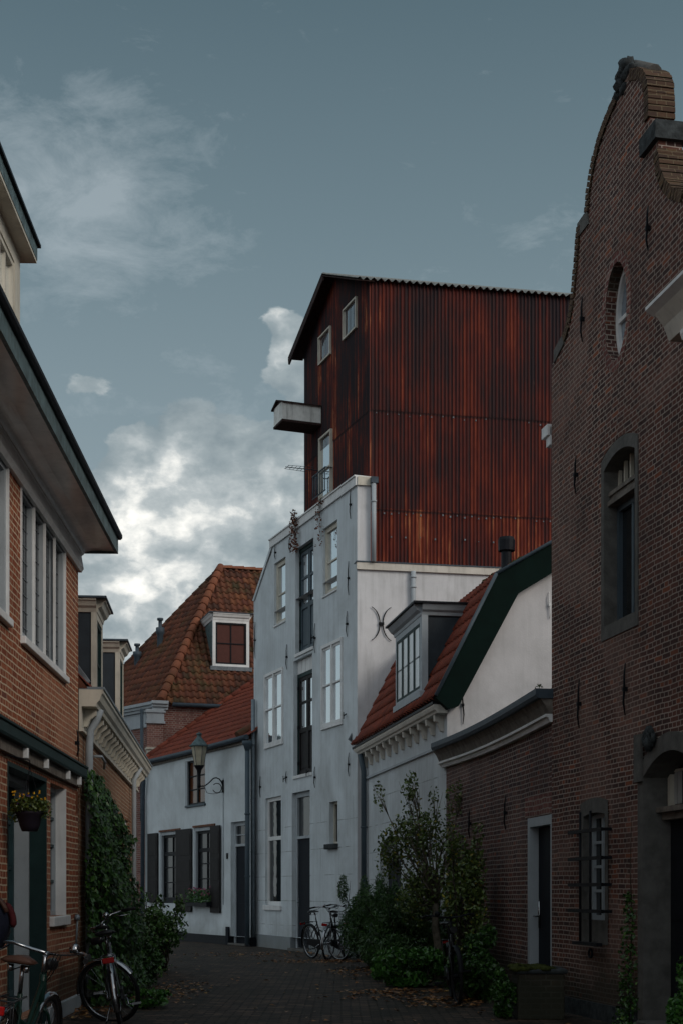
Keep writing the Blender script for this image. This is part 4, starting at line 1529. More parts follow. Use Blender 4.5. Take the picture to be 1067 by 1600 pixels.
# curled double anchor on the side
sx, zc = WTS.s(595), WTS.z(595, 975)
rr = .33
b = MB()
for sg in (-1, 1):
    pts = [WTS.pt(sx + sg * (.03 + (1 - math.cos(t * 1.25)) * rr * .75), zc + math.sin(t * 1.25) * rr * 1.06, .03) for t in [(-1 + 2 * i / 14) for i in range(15)]]
    b.tube(pts, [.008] * 3 + [.012] * 9 + [.008] * 3, 6)
b.box(WTS, sx - .05, sx + .05, zc - .025, zc + .025, .0, .055)
b.build('curled_anchor', 'iron', TW)
sx = WTS.s(644)
downpipe(TW, [WTS.pt(sx, ZS - .13, .07), WTS.pt(sx, ZS - .85, .07), WTS.pt(sx + .02, ZS - 2.0, .07)], .05, 'paint_grey', clips=[WTS.pt(sx, ZS - .25, .07), WTS.pt(sx, ZS - .45, .07)])
sx = WTS.s(583.5, .10)
downpipe(TW, [WTS.pt(sx, ZP - .12, .10), WTS.pt(sx, ZS + .02, .10)], .05, 'paint_grey', clips=[WTS.pt(sx, ZP - .5, .10)])
b = MB()
b.box(WTS, sx - .06, sx + .08, ZP - .14, ZP - .02, .02, .16)
b.build('rainwater_head', 'zinc_dark', TW)

# rusty part
sp = WTS.pt(T0 + .02, 0, -.06)
WRF = Wall(sp.x, sp.y, d=WT.d, out=WT.n)      # front, gable
WRS = Wall(sp.x, sp.y, d=WTS.d, out=WTS.n)    # side
LR = 3.9
ZRE, ZRR = WRS.z(580, 437), 14.38
ZR0 = ZS + .01
Z1_, Z2_ = 8.97, 10.95
LS = 7.2
b = MB()
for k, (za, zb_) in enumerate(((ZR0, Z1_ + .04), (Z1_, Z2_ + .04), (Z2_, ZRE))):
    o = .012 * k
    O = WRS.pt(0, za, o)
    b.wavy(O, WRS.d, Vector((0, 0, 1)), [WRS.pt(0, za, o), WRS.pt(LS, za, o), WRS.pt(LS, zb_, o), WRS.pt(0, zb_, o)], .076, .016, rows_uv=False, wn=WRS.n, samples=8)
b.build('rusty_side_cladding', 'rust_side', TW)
for zz, st_ in ((8.90, .152), (8.42, .304), (10.88, .228)):
    b = MB()
    q = .10
    while q < 5.0:
        if rnd() > .25:
            jx, jz, rr_ = (rnd() - .5) * .02, (rnd() - .5) * .05, +.007 + rnd() * .008
            b.box(WRS, q + jx - rr_, q + jx + rr_, zz + jz - rr_, zz + jz + rr_ * 1.3, .02, .046)
        q += st_
    b.build('screw_row', 'lead', TW)['kind'] = 'stuff'
b = MB()
front_poly = lambda za, zb, o: [WRF.pt(0, za, o), WRF.pt(LR, za, o), WRF.pt(LR, zb, o), WRF.pt(0, zb, o)]
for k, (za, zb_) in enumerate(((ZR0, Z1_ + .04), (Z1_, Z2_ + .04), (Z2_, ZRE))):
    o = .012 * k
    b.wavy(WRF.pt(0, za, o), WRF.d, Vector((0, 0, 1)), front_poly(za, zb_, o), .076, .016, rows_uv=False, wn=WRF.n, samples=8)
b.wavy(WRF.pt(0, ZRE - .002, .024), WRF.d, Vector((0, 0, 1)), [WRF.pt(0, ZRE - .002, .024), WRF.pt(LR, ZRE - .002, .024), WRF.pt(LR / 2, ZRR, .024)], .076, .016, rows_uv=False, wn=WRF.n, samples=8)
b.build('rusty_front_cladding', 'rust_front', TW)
b = MB()
b.box(WRF, -.012, .02, ZR0, ZRE - .02, -.02, .034)
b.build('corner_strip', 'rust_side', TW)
b = MB()
b.box(WRF, LR - .01, LR + .05, ZR0, ZRE - .1, -.4, .03)
b.poly([WRF.pt(LR, ZR0, 0), WRF.pt(LR, ZRE, 0), WRF.pt(LR, ZRE, -7), WRF.pt(LR, ZR0, -7)])
b.poly([WRS.pt(LS, ZR0, 0), WRS.pt(LS, ZRE, 0), WRS.pt(LS, ZRE, -4), WRS.pt(LS, ZR0, -4)])
b.build('far_wall', 'slate_cladding', TW)
# roof: ridge runs along the side direction
rd = WRS.d
ov = .32
for sg in (0, 1):
    sE = -.14 if sg == 0 else LR + .30
    run = abs(LR / 2 - sE)
    slope = (ZRR + .05 - ZRE) / (LR / 2)
    zE = ZRR + .07 - slope * run
    r0 = WRF.pt(LR / 2, ZRR + .07, 0) - rd * ov
    e0 = WRF.pt(sE, zE, 0) - rd * ov
    v = (r0 - e0).normalized()
    wn = rd.cross(v)
    if wn.z < 0:
        wn = -wn
    b = MB()
    b.wavy(e0, rd, v, [e0, e0 + rd * (LS + ov + .2), r0 + rd * (LS + ov + .2), r0], .146, .026, rows_uv=False, wn=wn, samples=8)
    b.build('roof', 'roof_sheet', TW)
    b = MB()    # verge boards and purlin under the overhang
    for t0, t1, h in ((0.0, .04, .17 if sg else .02),):
        a = [e0 - wn * .03, r0 - wn * .03, r0 - wn * (.03 + h), e0 - wn * (.03 + h)]
        b.prism(a, [p + rd * .04 for p in a])
    a = [e0 - wn * .03 + rd * .04, r0 - wn * .03 + rd * .04, r0 - wn * .05 + rd * .04, e0 - wn * .05 + rd * .04]
    b.prism(a, [p + rd * (ov - .02) for p in a])
    b.build('verge', 'verge_wood', TW)
# windows of the rusty gable
for x0, x1, yt, yb in ((538, 558.5, 485, 533), (500, 518.5, 528.6, 572)):
    r = pxrect(WRF, x0, x1, yt, yb, .03)
    W_ = WRF.shifted(.06)
    w = window(TW, W_, r, rec=.05, fw=.035, fm='paint_cream', gm='glass_sky', fd=.07)
r = pxrect(WRF, 500.8, 519.5, 686, 785, .03)
W_ = WRF.shifted(.06)
window(TW, W_, r, rec=.05, fw=.045, fm='paint_cream', gm='glass_sky', fd=.07, rows=(.45,))
b = MB()
s0, s1, z0, z1 = r
zr = W_.z(501, 737, .12)
b.tube([W_.pt(s0 - .03, zr, .14), W_.pt(s1 + .03, zr, .14)], .016, 6)
b.tube([W_.pt(s0 - .03, z0 + .05, .14), W_.pt(s1 + .03, z0 + .05, .14)], .014, 6)
for i in range(8):
    a = s0 + (s1 - s0) * i / 7
    b.tube([W_.pt(a, z0 + .05, .14), W_.pt(a, zr, .14)], .011, 5)
for a in (s0 - .03, s1 + .03):
    b.tube([W_.pt(a, zr, .14), W_.pt(a, zr, -.02)], .012, 5)
b.build('window_railing', 'paint_bluegrey', TW)
# hoist box sticking out of the gable
s1, s0 = WRF.s(482, .1), WRF.s(499, .1)
sm_ = (s0 + s1) / 2
hw = .30
zt_, zb_ = WRF.z(499, 632, .05), WRF.z(499, 667, .05)
b = MB()
b.box(WRF, sm_ - hw, sm_ + hw, zb_ + .04, zt_ - .05, .04, .92)
ho = b.build('hoist_box', 'hoist_paint', TW)
b = MB()
for sg in (-1, 1):
    a = [WRF.pt(sm_, zt_ + .06, 0.97), WRF.pt(sm_ + sg * (hw + .05), zt_ - .06, 0.97), WRF.pt(sm_ + sg * (hw + .05), zt_ - .09, 0.97), WRF.pt(sm_, zt_ + .03, 0.97)]
    b.prism(a, [p - WRF.n * .93 for p in a])
b.prism([WRF.pt(sm_ - hw, zt_ - .05, .919), WRF.pt(sm_ + hw, zt_ - .05, .919), WRF.pt(sm_, zt_ + .03, .919)], [WRF.pt(sm_ - hw, zt_ - .05, .05), WRF.pt(sm_ + hw, zt_ - .05, .05), WRF.pt(sm_, zt_ + .03, .05)])
b.build('roof', 'verge_wood', ho)
b = MB()
b.box(WRF, sm_ - hw - .01, sm_ + hw + .01, zb_ - .0, zb_ + .05, .045, .93)
b.build('floor_board', 'verge_wood', ho)

# antenna
an = thing('antenna', 'small wire television antenna sticking out beside the railed gable window', 'antenna', WRF.pt(WRF.s(497), WRF.z(497, 737), .1))
b = MB()
zA = WRF.z(497, 737)
sA = WRF.s(499)
b.tube([WRF.pt(sA, zA, .0), WRF.pt(sA, zA, .78)], .010, 5)
for i in range(7):
    o = .20 + i * .09
    hl = .20 - .012 * i
    b.tube([WRF.pt(sA - hl, zA, o), WRF.pt(sA + hl, zA, o)], .006, 4)
for sg in (-1, 1):
    b.tube([WRF.pt(sA + sg * .19, zA, .20), WRF.pt(sA + sg * .13, zA, .76)], .005, 4)
b.build('boom', 'zinc_dark', an)

# ================================================================ low white house with dormer
HW = thing('white_house', 'low white house with red pantile roof, four-light dormer and broad dark green bargeboard', 'house', WH.pt(-3, 0, -2))
sN = WH.s(698)
ZW = 4.05
ad = (WH.s(626), WH.s(593), 0.0, WH.z(612, 1304))
ad = (min(ad[:2]), max(ad[:2]), 0.0, ad[3])
b = MB()
b.panel(WH, rect(sN, .3, 0.0, ZW), [arch(ad[0], ad[1], .001, ad[3], .35)], 0, .2)
b.build('wall', 'plaster_house', HW)
b = MB()
b.shape(WH, arch(ad[0] + .01, ad[1] - .01, .02, ad[3] - .01, .34), -.20, -.15)
b.build('door', 'paint_grey', HW)
b = MB()
for q in (.3, .5, .7):
    a = ad[0] + (ad[1] - ad[0]) * q
    b.box(WH, a - .012, a + .012, .1, ad[3] - .25, -.149, -.13)
b.box(WH, ad[0] + .15, ad[1] - .15, 1.2, 1.9, -.149, -.135)
b.build('door_panels', 'door_navy', HW)
# gable wall facing the street end
gp = WH.pt(sN, 0, 0)
WG = Wall(gp.x, gp.y, d=(-WH.n), out=(0, -1))
nb = lambda x, y: (WG.s(x), WG.z(x, y))
k1, k2 = nb(805, 930), nb(866, 893)
k0 = nb(712, 1100)
dzx = (k2[1] - k1[1]) / (k2[0] - k1[0])
apex = 3.3
za = k1[1] + dzx * (apex - k1[0])
b = MB()
gpoly = [(0, 0), (2 * apex, 0), (2 * apex, 4.0), (2 * apex - k1[0], k1[1] - .05), (apex, za), (k1[0], k1[1]), (.06, 4.15), (0, 4.02)]
b.panel(WG, gpoly, [], 0)
b.build('gable_wall', 'plaster_gable', HW)
# roof slopes (gambrel); roof line sits on the outer edge of the bargeboard
r0, r1 = nb(676, 1092), nb(770, 903)
r2 = nb(866, 848)
sl2 = (r2[1] - r1[1]) / (r2[0] - r1[0])
r3 = (apex, r1[1] + sl2 * (apex - r1[0]))
RL = .3 - sN + 0.0
dv = WH.d


def wg(p, along):
    q = WG.pt(p[0], p[1], 0) + dv * along
    return q


for (pa, pb), m_ in (((r0, r1), 'tiles_red'), ((r1, r3), 'tiles_red')):
    a, c = wg(pa, -.12), wg(pb, -.12)
    v = (c - a).normalized()
    wn = dv.cross(v)
    if wn.z < 0:
        wn = -wn
    b = MB()
    b.wavy(a, dv, v, [a, a + dv * (RL + .1), c + dv * (RL + .1), c], .20, .035, .28, .03, wn=wn, samples=8)
    b.build('roof', m_, HW)
b = MB()
m3 = (2 * apex - r1[0], r1[1])
m4 = (2 * apex - r0[0], r0[1])
for pa, pb in ((r3, m3), (m3, m4)):
    b.poly([wg(pa, -.1), wg(pb, -.1), wg(pb, RL), wg(pa, RL)])
b.build('rear_roof', 'tiles_red', HW)
# green bargeboard, in front of the gable wall
i0, i1, i2 = k0, k1, (apex, za)
b = MB()
bo = .16
lp = [r0, (r0[0] + .20, r0[1] - .17), (i0[0], i0[1] - .05), i1, i2, (r3[0], r3[1] + .03), (r1[0], r1[1] + .03)]
b.prism([WG.pt(p[0], p[1], bo) for p in lp], [WG.pt(p[0], p[1], .003) for p in lp])
b.build('bargeboard', 'paint_darkgreen', HW)
b = MB()
for pa, pb in ((r0, r1), (r1, r3)):
    a, c = WG.pt(pa[0], pa[1] + .03, bo + .02), WG.pt(pb[0], pb[1] + .03, bo + .02)
    v = (c - a).normalized()
    b.tube([a, c], .030, 6)
b.build('verge_trim', 'paint_bluegrey', HW)
# eave cornice with console brackets
b = MB()
b.box(WH, sN, .25, ZW - .50, ZW - .46, .001, .04)
b.build('string_course', 'paint_grey', HW)
b = MB()
b.profile(WH, [(0, ZW), (.16, ZW), (.17, ZW + .03), (.20, ZW + .05), (.22, ZW + .10), (.22, ZW + .13), (0, ZW + .13)], sN - .02, .3)
b.build('cornice', 'paint_sand', HW)
b = MB()
b.box(WH, sN - .02, .3, ZW + .131, ZW + .17, .0, .235)
b.build('gutter', 'paint_black', HW)
for i in range(12):
    c = sN + .25 + (.1 - sN - .2) * i / 11.5
    b = MB()
    pr = ((.001, ZW - .26), (.05, ZW - .25), (.09, ZW - .12), (.14, ZW - .10), (.15, ZW - .002), (.001, ZW - .002))
    b.prism([WH.pt(c - .05, z, o) for o, z in pr], [WH.pt(c + .05, z, o) for o, z in pr])
    b.build('bracket', 'paint_sand', HW)
# dormer
WHD = WH.shifted(.15)
dsa, dsb = WHD.s(657.5), WHD.s(618)
dz1 = WHD.z(657, 962)
dz0 = WHD.z(657, 1080)
b = MB()
b.panel(WHD, rect(dsa - .02, dsb + .02, dz0 - .08, dz1), [rect(dsa + .10, dsb - .05, dz0 + .06, dz1 - .10)], 0.0, .1)
b.box(WHD, dsa - .05, dsa - .02, dz0 - .08, dz1, -.10, .0)
b.box(WHD, dsa - .06, dsb + .06, dz0 - .10, dz0 + .0, -.06, .04)
dm = b.build('dormer', 'paint_grey', HW)
for q in (dsa, dsb):
    b = MB()
    b.poly([WHD.pt(q, dz0, -.02), WHD.pt(q, dz1, -.02), WHD.pt(q, dz1, -1.35), WHD.pt(q, dz1 - .1, -1.35)])
    b.build('cheek', 'slate_cladding', dm)
b = MB()
prof = [(-1.35, dz1 + .001), (.01, dz1 + .001), (.02, dz1 + .05), (.07, dz1 + .08), (.12, dz1 + .15), (.12, dz1 + .17), (-1.35, dz1 + .17)]
b.profile(WHD, prof, dsa - .04, dsb + .1)
sd_ = [(0, dz1 + .002), (.02, dz1 + .05), (.06, dz1 + .08), (.10, dz1 + .15), (.10, dz1 + .17), (0, dz1 + .17)]
b.prism([WHD.pt(dsa - .04 - a, z, .0) for a, z in sd_], [WHD.pt(dsa - .04 - a, z, -1.35) for a, z in sd_])
b.build('cornice', 'paint_grey', dm)
b = MB()
b.box(WHD, dsa - .18, dsb + .15, dz1 + .171, dz1 + .20, -1.45, .16)
b.build('flat_roof', 'paint_black', dm)
ww = (dsb - .05 - dsa - .10) / 4
for i in range(4):
    r = (dsa + .10 + ww * i, dsa + .10 + ww * (i + 1), dz0 + .06, dz1 - .10)
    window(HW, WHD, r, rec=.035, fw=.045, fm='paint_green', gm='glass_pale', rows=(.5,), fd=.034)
b = MB()
b.box(WHD, dsa - .02, dsb + .12, dz0 - .30, dz0 - .10, -.25, .02)
b.build('lead_apron', 'lead', dm)
# pipe on the far verge, and at the corner of the warehouse
fa, fb = wg(r0, RL - .04), wg(r1, RL - .04)
downpipe(HW, [fa + Vector((-.05, 0, .10)), fa + (fb - fa) * .5 + Vector((-.02, 0, .10)), fb + Vector((0, 0, .1))], .05, 'zinc', name='verge_pipe')
sx = WH.s(568, .08)
downpipe(HW, [WH.pt(sx, 4.05, .15), WH.pt(sx, 3.7, .08), WH.pt(sx, .05, .08)], .055, 'paint_bluegrey', clips=[WH.pt(sx, 2.6, .08), WH.pt(sx, 1.3, .08)])
anchor(HW, WG, 722, 1072, 1132)
anchor(HW, WG, 857, 925, 967, 'paint_white')
b = MB()
q = WG.pt(*nb(825, 868), 0) + dv * 1.2
zc = EYE + (HY - 840) / F * q.y
b.lathe((q.x, q.y, 0), [(.085, 5.6), (.085, zc - .14), (.075, zc - .14), (.135, zc - .22), (.14, zc - .05), (.12, zc), (0, zc + .01)], 14, smooth=False)
b.build('flue', 'paint_black', HW)
b = MB()
for i in range(26):
    p = wg((r1[0] + .05 + rnd() * .5, r1[1] + .1), .1 + rnd() * .7)
    p.z = r1[1] + sl2 * ((p - WG.P).dot(WG.d) - r1[0]) + .04
    lump(b, p, (.07, .07, .04), i, 4, 7)
b.build('moss_patch', 'moss', HW)

# ================================================================ brick annex with door
AX = thing('brick_annex', 'single-storey dark brick annex with narrow pale door frame and sagging white cornice', 'annex', WB.pt(-3, 0, -1))
sB = WB.s(867.5)
ZA = 3.22
dB = (WB.s(862), WB.s(824), 0.05, WB.z(840, 1276))
b = MB()
b.panel(WB, rect(sB, 0, 0, ZA + .4), [rect(dB[0], dB[1], .0001, dB[3])], 0, .22)
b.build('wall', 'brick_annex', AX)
b = MB()
s0, s1, z0, z1 = dB
b.box(WB, s1 - .085, s1 - .002, 0.0, z1, -.16, .004)
b.box(WB, s0 + .002, s0 + .06, 0.0, z1, -.16, .004)
b.box(WB, s0 + .06, s1 - .085, z1 - .11, z1 - .002, -.16, .003)
b.build('door_frame', 'paint_grey', AX)
b = MB()
b.box(WB, s0 + .06, s1 - .085, .03, z1 - .11, -.155, -.11)
b.box(WB, s0 + .2, s1 - .2, 1.2, 1.8, -.11, -.10)
d_ = b.build('door', 'door_navy', AX)
b = MB()
hs_ = s1 - .15
b.tube([WB.pt(hs_, 1.02, -.11), WB.pt(hs_, 1.02, -.03), WB.pt(hs_ - .14, 1.02, -.03)], .012, 6)
b.tube([WB.pt(hs_, .88, -.10), WB.pt(hs_, 1.2, -.10)], .014, 6)
b.build('handle', 'chrome', d_)
b = MB()        # soldier course lintel
n_ = 11
for i in range(n_):
    a = s0 - .12 + (s1 - s0 + .24) * i / n_
    b.box(WB, a + .004, a + (s1 - s0 + .24) / n_ - .004, z1 + .01, z1 + .25, -.02, .006)
b.build('lintel', 'brick_old', AX)


def sag(s):
    t = (s - sB) / (0 - sB)
    return -.05 * math.sin(math.pi * min(max(t, 0), 1))


def sagging(prof, s0, s1, n_=14):
    m = MB()
    for i in range(n_):
        a, c = s0 + (s1 - s0) * i / n_, s0 + (s1 - s0) * (i + 1) / n_
        loopA = [WB.pt(a, z + sag(a), o) for o, z in prof]
        loopB = [WB.pt(c, z + sag(c), o) for o, z in prof]
        m.prism(loopA, loopB, caps=i in (0, n_ - 1))
    return m


sagging([(.001, ZA), (.06, ZA), (.08, ZA + .05), (.11, ZA + .06), (.11, ZA + .09), (.001, ZA + .09)], sB + .02, .12).build('cornice', 'paint_white', AX)
sagging([(.001, ZA + .092), (.07, ZA + .092), (.12, ZA + .20), (.17, ZA + .26), (.001, ZA + .26)], sB + .02, .18).build('cove', 'wood_grey', AX)
sagging([(.0, ZA + .262), (.21, ZA + .262), (.23, ZA + .30), (.23, ZA + .37), (.0, ZA + .37)], sB + .0, .05).build('gutter', 'zinc_dark', AX)
b = MB()
b.poly([WB.pt(sB, ZA + .36, .1), WB.pt(0, ZA + .36, .1), WB.pt(0, ZA + .38, -4), WB.pt(sB, ZA + .38, -4)])
b.build('flat_roof', 'lead', AX)
for x, a, c in ((735.5, 1264, 1310), (791.5, 1244, 1296)):
    anchor(AX, WB, x, a, c)

# ================================================================ tall gabled house on the right
RH = thing('gabled_house', 'tall purple brick house with curved bell gable, oval window and barred window', 'house', WR.pt(-2, 0, -3))
pr_ = lambda x, y: (WR.s(x), WR.z(x, y))
left = [(866.5, 568), (866.5, 556), (880, 528), (887, 505), (893, 468), (897, 430), (900, 395), (903, 354), (911, 348), (915, 333), (918, 300), (923, 268), (931, 232), (941, 200), (952, 172), (962, 150)]
topp = [(972, 127), (985, 112), (997, 108), (1006, 112), (1012, 126), (1013, 150), (1014, 184), (1027, 196), (1028, 232), (1032, 264), (1040, 284), (1052, 296), (1068, 300)]
pl = [pr_(*p) for p in left + topp]
last = pl[-1]
SR = -4.35
tail = [(last[0] - .25, last[1] - .05), (last[0] - .27, last[1] - .22), (SR, 6.62), (SR, 0.0)]
outl = [(0, 0), (0, pl[0][1])] + pl[1:] + tail
TH = .235
ow = (WR.s(943.5), WR.s(980.5), WR.z(962, 572), WR.z(962, 402))
oc = ((ow[0] + ow[1]) / 2, (ow[2] + ow[3]) / 2)
orx, orz = abs(ow[1] - ow[0]) / 2 * .92, (ow[3] - ow[2]) / 2 * .90
oval = [(oc[0] + orx * math.cos(2 * math.pi * i / 28), oc[1] + orz * math.sin(2 * math.pi * i / 28)) for i in range(28)]
aw = (WR.s(997), WR.s(940), WR.z(940, 1003), WR.z(968, 684))
aw_o = arch(aw[0], aw[1], aw[2], aw[3], .11)
bw = (WR.s(950), WR.s(907.5), WR.z(907.5, 1472), WR.z(907.5, 1262))
bw = (bw[0], bw[1], bw[2], WR.z(929, 1247))
bw_o = arch(*bw, .05)
dW = (WR.s(1000) - 1.42, WR.s(1000), .0, WR.z(1030, 1148))
dW_o = arch(dW[0], dW[1], .0001, dW[3], .30)
b = MB()
b.panel(WR, outl, [oval, aw_o, bw_o, dW_o], 0, .20)
# thickness of the gable
m_ = len(outl)
b.add([WR.pt(p[0], p[1], 0) for p in outl] + [WR.pt(p[0], p[1], -TH) for p in outl], [(i, (i + 1) % m_, m_ + (i + 1) % m_, m_ + i) for i in range(m_)])
b.panel(WR, [(0, 6.4), (0, pl[0][1])] + pl[1:] + tail[:-1], [oval], -TH)
b.poly([WR.pt(0, 0, 0), WR.pt(0, 7.0, 0), WR.pt(0, 7.0, -7), WR.pt(0, 0, -7)])
b.poly([WR.pt(SR, 0, 0), WR.pt(SR, 6.6, 0), WR.pt(SR, 6.6, -7), WR.pt(SR, 0, -7)])
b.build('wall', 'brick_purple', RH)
b = MB()
ra, rb_ = WR.pt(SR / 2, 8.1, -TH), WR.pt(SR / 2, 8.1, -7)
b.poly([WR.pt(.15, 6.6, -TH), WR.pt(.15, 6.6, -7), rb_, ra])
b.poly([WR.pt(SR - .15, 6.6, -TH), WR.pt(SR - .15, 6.6, -7), rb_, ra])
b.build('roof', 'tiles_dark', RH)
# moulded brick edge: bricks set on edge along the curves
b = MB()


def edge_course(path, w_=.035, out=.02, thick=.085, deep=TH + .02):
    """brick-on-edge course that follows the gable outline"""
    segs = []
    acc = 0
    for (x0, z0), (x1, z1) in zip(path, path[1:]):
        L = math.hypot(x1 - x0, z1 - z0)
        segs.append((acc, L, (x0, z0), (x1, z1)))
        acc += L
    n_ = int(acc / .058)
    for i in range(n_):
        t = (i + .5) * acc / n_
        for a, L, p, q in segs:
            if a <= t <= a + L:
                break
        f = (t - a) / L
        x, z = p[0] + (q[0] - p[0]) * f, p[1] + (q[1] - p[1]) * f
        tx, tz = (q[0] - p[0]) / L, (q[1] - p[1]) / L
        nx, nz = -tz, tx
        if (x - SR / 2) * nx < 0 or (abs(nx) < .2 and nz < 0):
            nx, nz = -nx, -nz
        jx = (rnd() - .5) * .012
        o0, o1 = out + (rnd() - .5) * .006, -TH - .015
        h = .025
        c = [(x - tx * h - nx * (thick - jx), z - tz * h - nz * (thick - jx)), (x + tx * h - nx * thick, z + tz * h - nz * thick), (x + tx * h + nx * (.02 + jx), z + tz * h + nz * (.02 + jx)), (x - tx * h + nx * (.02 + jx), z - tz * h + nz * (.02 + jx))]
        b.prism([WR.pt(p_[0], p_[1], o0) for p_ in c], [WR.pt(p_[0], p_[1], o1) for p_ in c])


for sl_ in ((2, 8), (9, 16), (17, 23), (24, 29)):
    b = MB()
    edge_course(pl[sl_[0]:sl_[1]])
    b.build('brick_edging', 'brick_edge', RH)
# grey stone blocks at the shoulders
for pts in ([pr_(866, 568), pr_(866, 548), pr_(880, 522), pr_(881, 538)], [pr_(903, 372), pr_(903, 350), pr_(918, 328), pr_(920, 350)]):
    b = MB()
    b.prism([WR.pt(p[0], p[1], .015) for p in pts], [WR.pt(p[0] + .0, p[1], -TH - .01) for p in pts])
    b.build('kneeler_stone', 'stone_grey', RH)
b = MB()
c0, c1 = WR.s(1005.5), WR.s(1029)
zt_ = WR.z(1028, 190)
b.box(WR, c1 - .03, c0, zt_ - .17, zt_ + .0, -TH - .04, .05)
b.build('kneeler_stone', 'stone_dark', RH)
# weathered ornament at the left of the top
b = MB()
for k, (x, y, r_) in enumerate(((975, 103, .075), (969, 118, .07), (968, 135, .075), (964, 150, .055), (976, 118, .06), (973, 140, .06), (982, 108, .055))):
    lump(b, WR.pt(*pr_(x, y), -.02), (r_, r_ * 1.5, r_ * .9), k + 3, 8, 12, .22)
b.build('weathered_volute', 'stone_dark', RH)
b = MB()
p0, p1 = pr_(974, 99), pr_(1003, 105)
b.tube([WR.pt(p0[0], p0[1] - .03, -.12), WR.pt(p1[0], p1[1] - .04, -.12)], [.07, .075], 10)
b.build('coping_stone', 'stone_grey', RH)
# oval window
b = MB()
N_ = 46
for i in range(N_):
    t0, t1 = 2 * math.pi * (i + .06) / N_, 2 * math.pi * (i + .94) / N_
    c = [(oc[0] + orx * math.cos(t0), oc[1] + orz * math.sin(t0)), (oc[0] + orx * math.cos(t1), oc[1] + orz * math.sin(t1)),
         (oc[0] + (orx + .10) * math.cos(t1), oc[1] + (orz + .10) * math.sin(t1)), (oc[0] + (orx + .10) * math.cos(t0), oc[1] + (orz + .10) * math.sin(t0))]
    b.prism([WR.pt(p[0], p[1], .005) for p in c], [WR.pt(p[0], p[1], -.05) for p in c])
b.build('brick_ring', 'brick_old', RH)
b = MB()
R2 = [(orx - .002, orz - .002), (orx - .055, orz - .06)]
k_ = 28
for o0, o1 in ((-.165, -.11),):
    lo = [WR.pt(oc[0] + a * math.cos(2 * math.pi * i / k_), oc[1] + c * math.sin(2 * math.pi * i / k_), o) for a, c in R2 for o in (o0, o1) for i in range(k_)]
    fs = []
    for i in range(k_):
        j = (i + 1) % k_
        fs += [(k_ + i, k_ + j, 3 * k_ + j, 3 * k_ + i), (2 * k_ + i, 2 * k_ + j, 3 * k_ + j, 3 * k_ + i), (i, j, k_ + j, k_ + i)]
    b.add(lo, fs)
b.box(WR, oc[0] - orx + .03, oc[0] + orx - .03, oc[1] - .02, oc[1] + .02, -.155, -.12)
b.box(WR, oc[0] - .015, oc[0] + .015, oc[1] - orz + .03, oc[1] + orz - .03, -.155, -.122)
w = b.build('oval_window', 'paint_white', RH)
b = MB()
b.poly([WR.pt(oc[0] + (orx) * math.cos(2 * math.pi * i / k_), oc[1] + (orz) * math.sin(2 * math.pi * i / k_), -.15) for i in range(k_)])
b.build('pane', 'glass_mid', w)
# tall arched window, grey stone surround
s0, s1, z0, z1 = aw
b = MB()
ins = arch(s0 + .07, s1 - .07, z0 + .14, z1 - .12, .10)
b.panel(WR, arch(s0 - .0, s1 + .0, z0, z1, .11), [ins], .012, .20)
lp = arch(s0, s1, z0, z1, .11)
b.add([WR.pt(p[0], p[1], .012) for p in lp] + [WR.pt(p[0], p[1], -.02) for p in lp], [(i, (i + 1) % len(lp), len(lp) + (i + 1) % len(lp), len(lp) + i) for i in range(len(lp))])
b.build('stone_surround', 'stone_grey', RH)
b = MB()
a0, a1 = s0 + .07, s1 - .07
zt0 = z0 + .14 + (z1 - z0 - .26) * .73
b.box(WR, a0, a1, zt0, zt0 + .05, -.19, -.03)
b.box(WR, a0, a1, zt0 + .05, zt0 + .10, -.19, -.06)
b.box(WR, a0, a1, zt0 + .10, zt0 + .14, -.19, -.04)
b.build('transom', 'wood_grey', RH)
w = window(RH, WR, (a0, a1, z0 + .14, zt0), rec=.19, fw=.06, fm='paint_bluegrey', gm='glass_dark', midbar=[('s', .5, .05)])
b = MB()
for i in range(5):
    b.box(WR, a0 + .05 + i * .045, a0 + .09 + i * .045, z0 + .22, zt0 - .07, -.165, -.16 + .006 * (i % 2))
b.build('curtain', 'curtain', w)
b = MB()
tl = arch(a0, a1, zt0 + .14, z1 - .12, .09)
b.shape(WR, tl, -.19, -.175)
tp = b.build('fanlight', 'glass_dark', RH)
b = MB()
for i in range(6):
    a = a0 + .02 + (a1 - a0 - .04) * i / 5
    f = (a - a0) / (a1 - a0)
    h = z1 - .12 - .09 + .09 * (1 - (2 * f - 1) ** 2)
    b.box(WR, a - .014, a + .014, zt0 + .14, h, -.174, -.14)
b.box(WR, a0, a1, zt0 + .14, zt0 + .18, -.174, -.13)
b.build('glazing_bar', 'paint_cream', tp)
# brick arch above it
b = MB()
for i in range(26):
    f0, f1 = (i + .06) / 26, (i + .94) / 26
    c = []
    for f, e in ((f0, .01), (f1, .01), (f1, .21), (f0, .21)):
        s_ = s1 + .06 - (s1 - s0 + .12) * f
        z_ = z1 - .11 + .11 * (1 - (2 * f - 1) ** 2) + e
        c.append((s_, z_))
    b.prism([WR.pt(p[0], p[1], .006) for p in c], [WR.pt(p[0], p[1], -.03) for p in c])
b.build('brick_arch', 'brick_purple', RH)
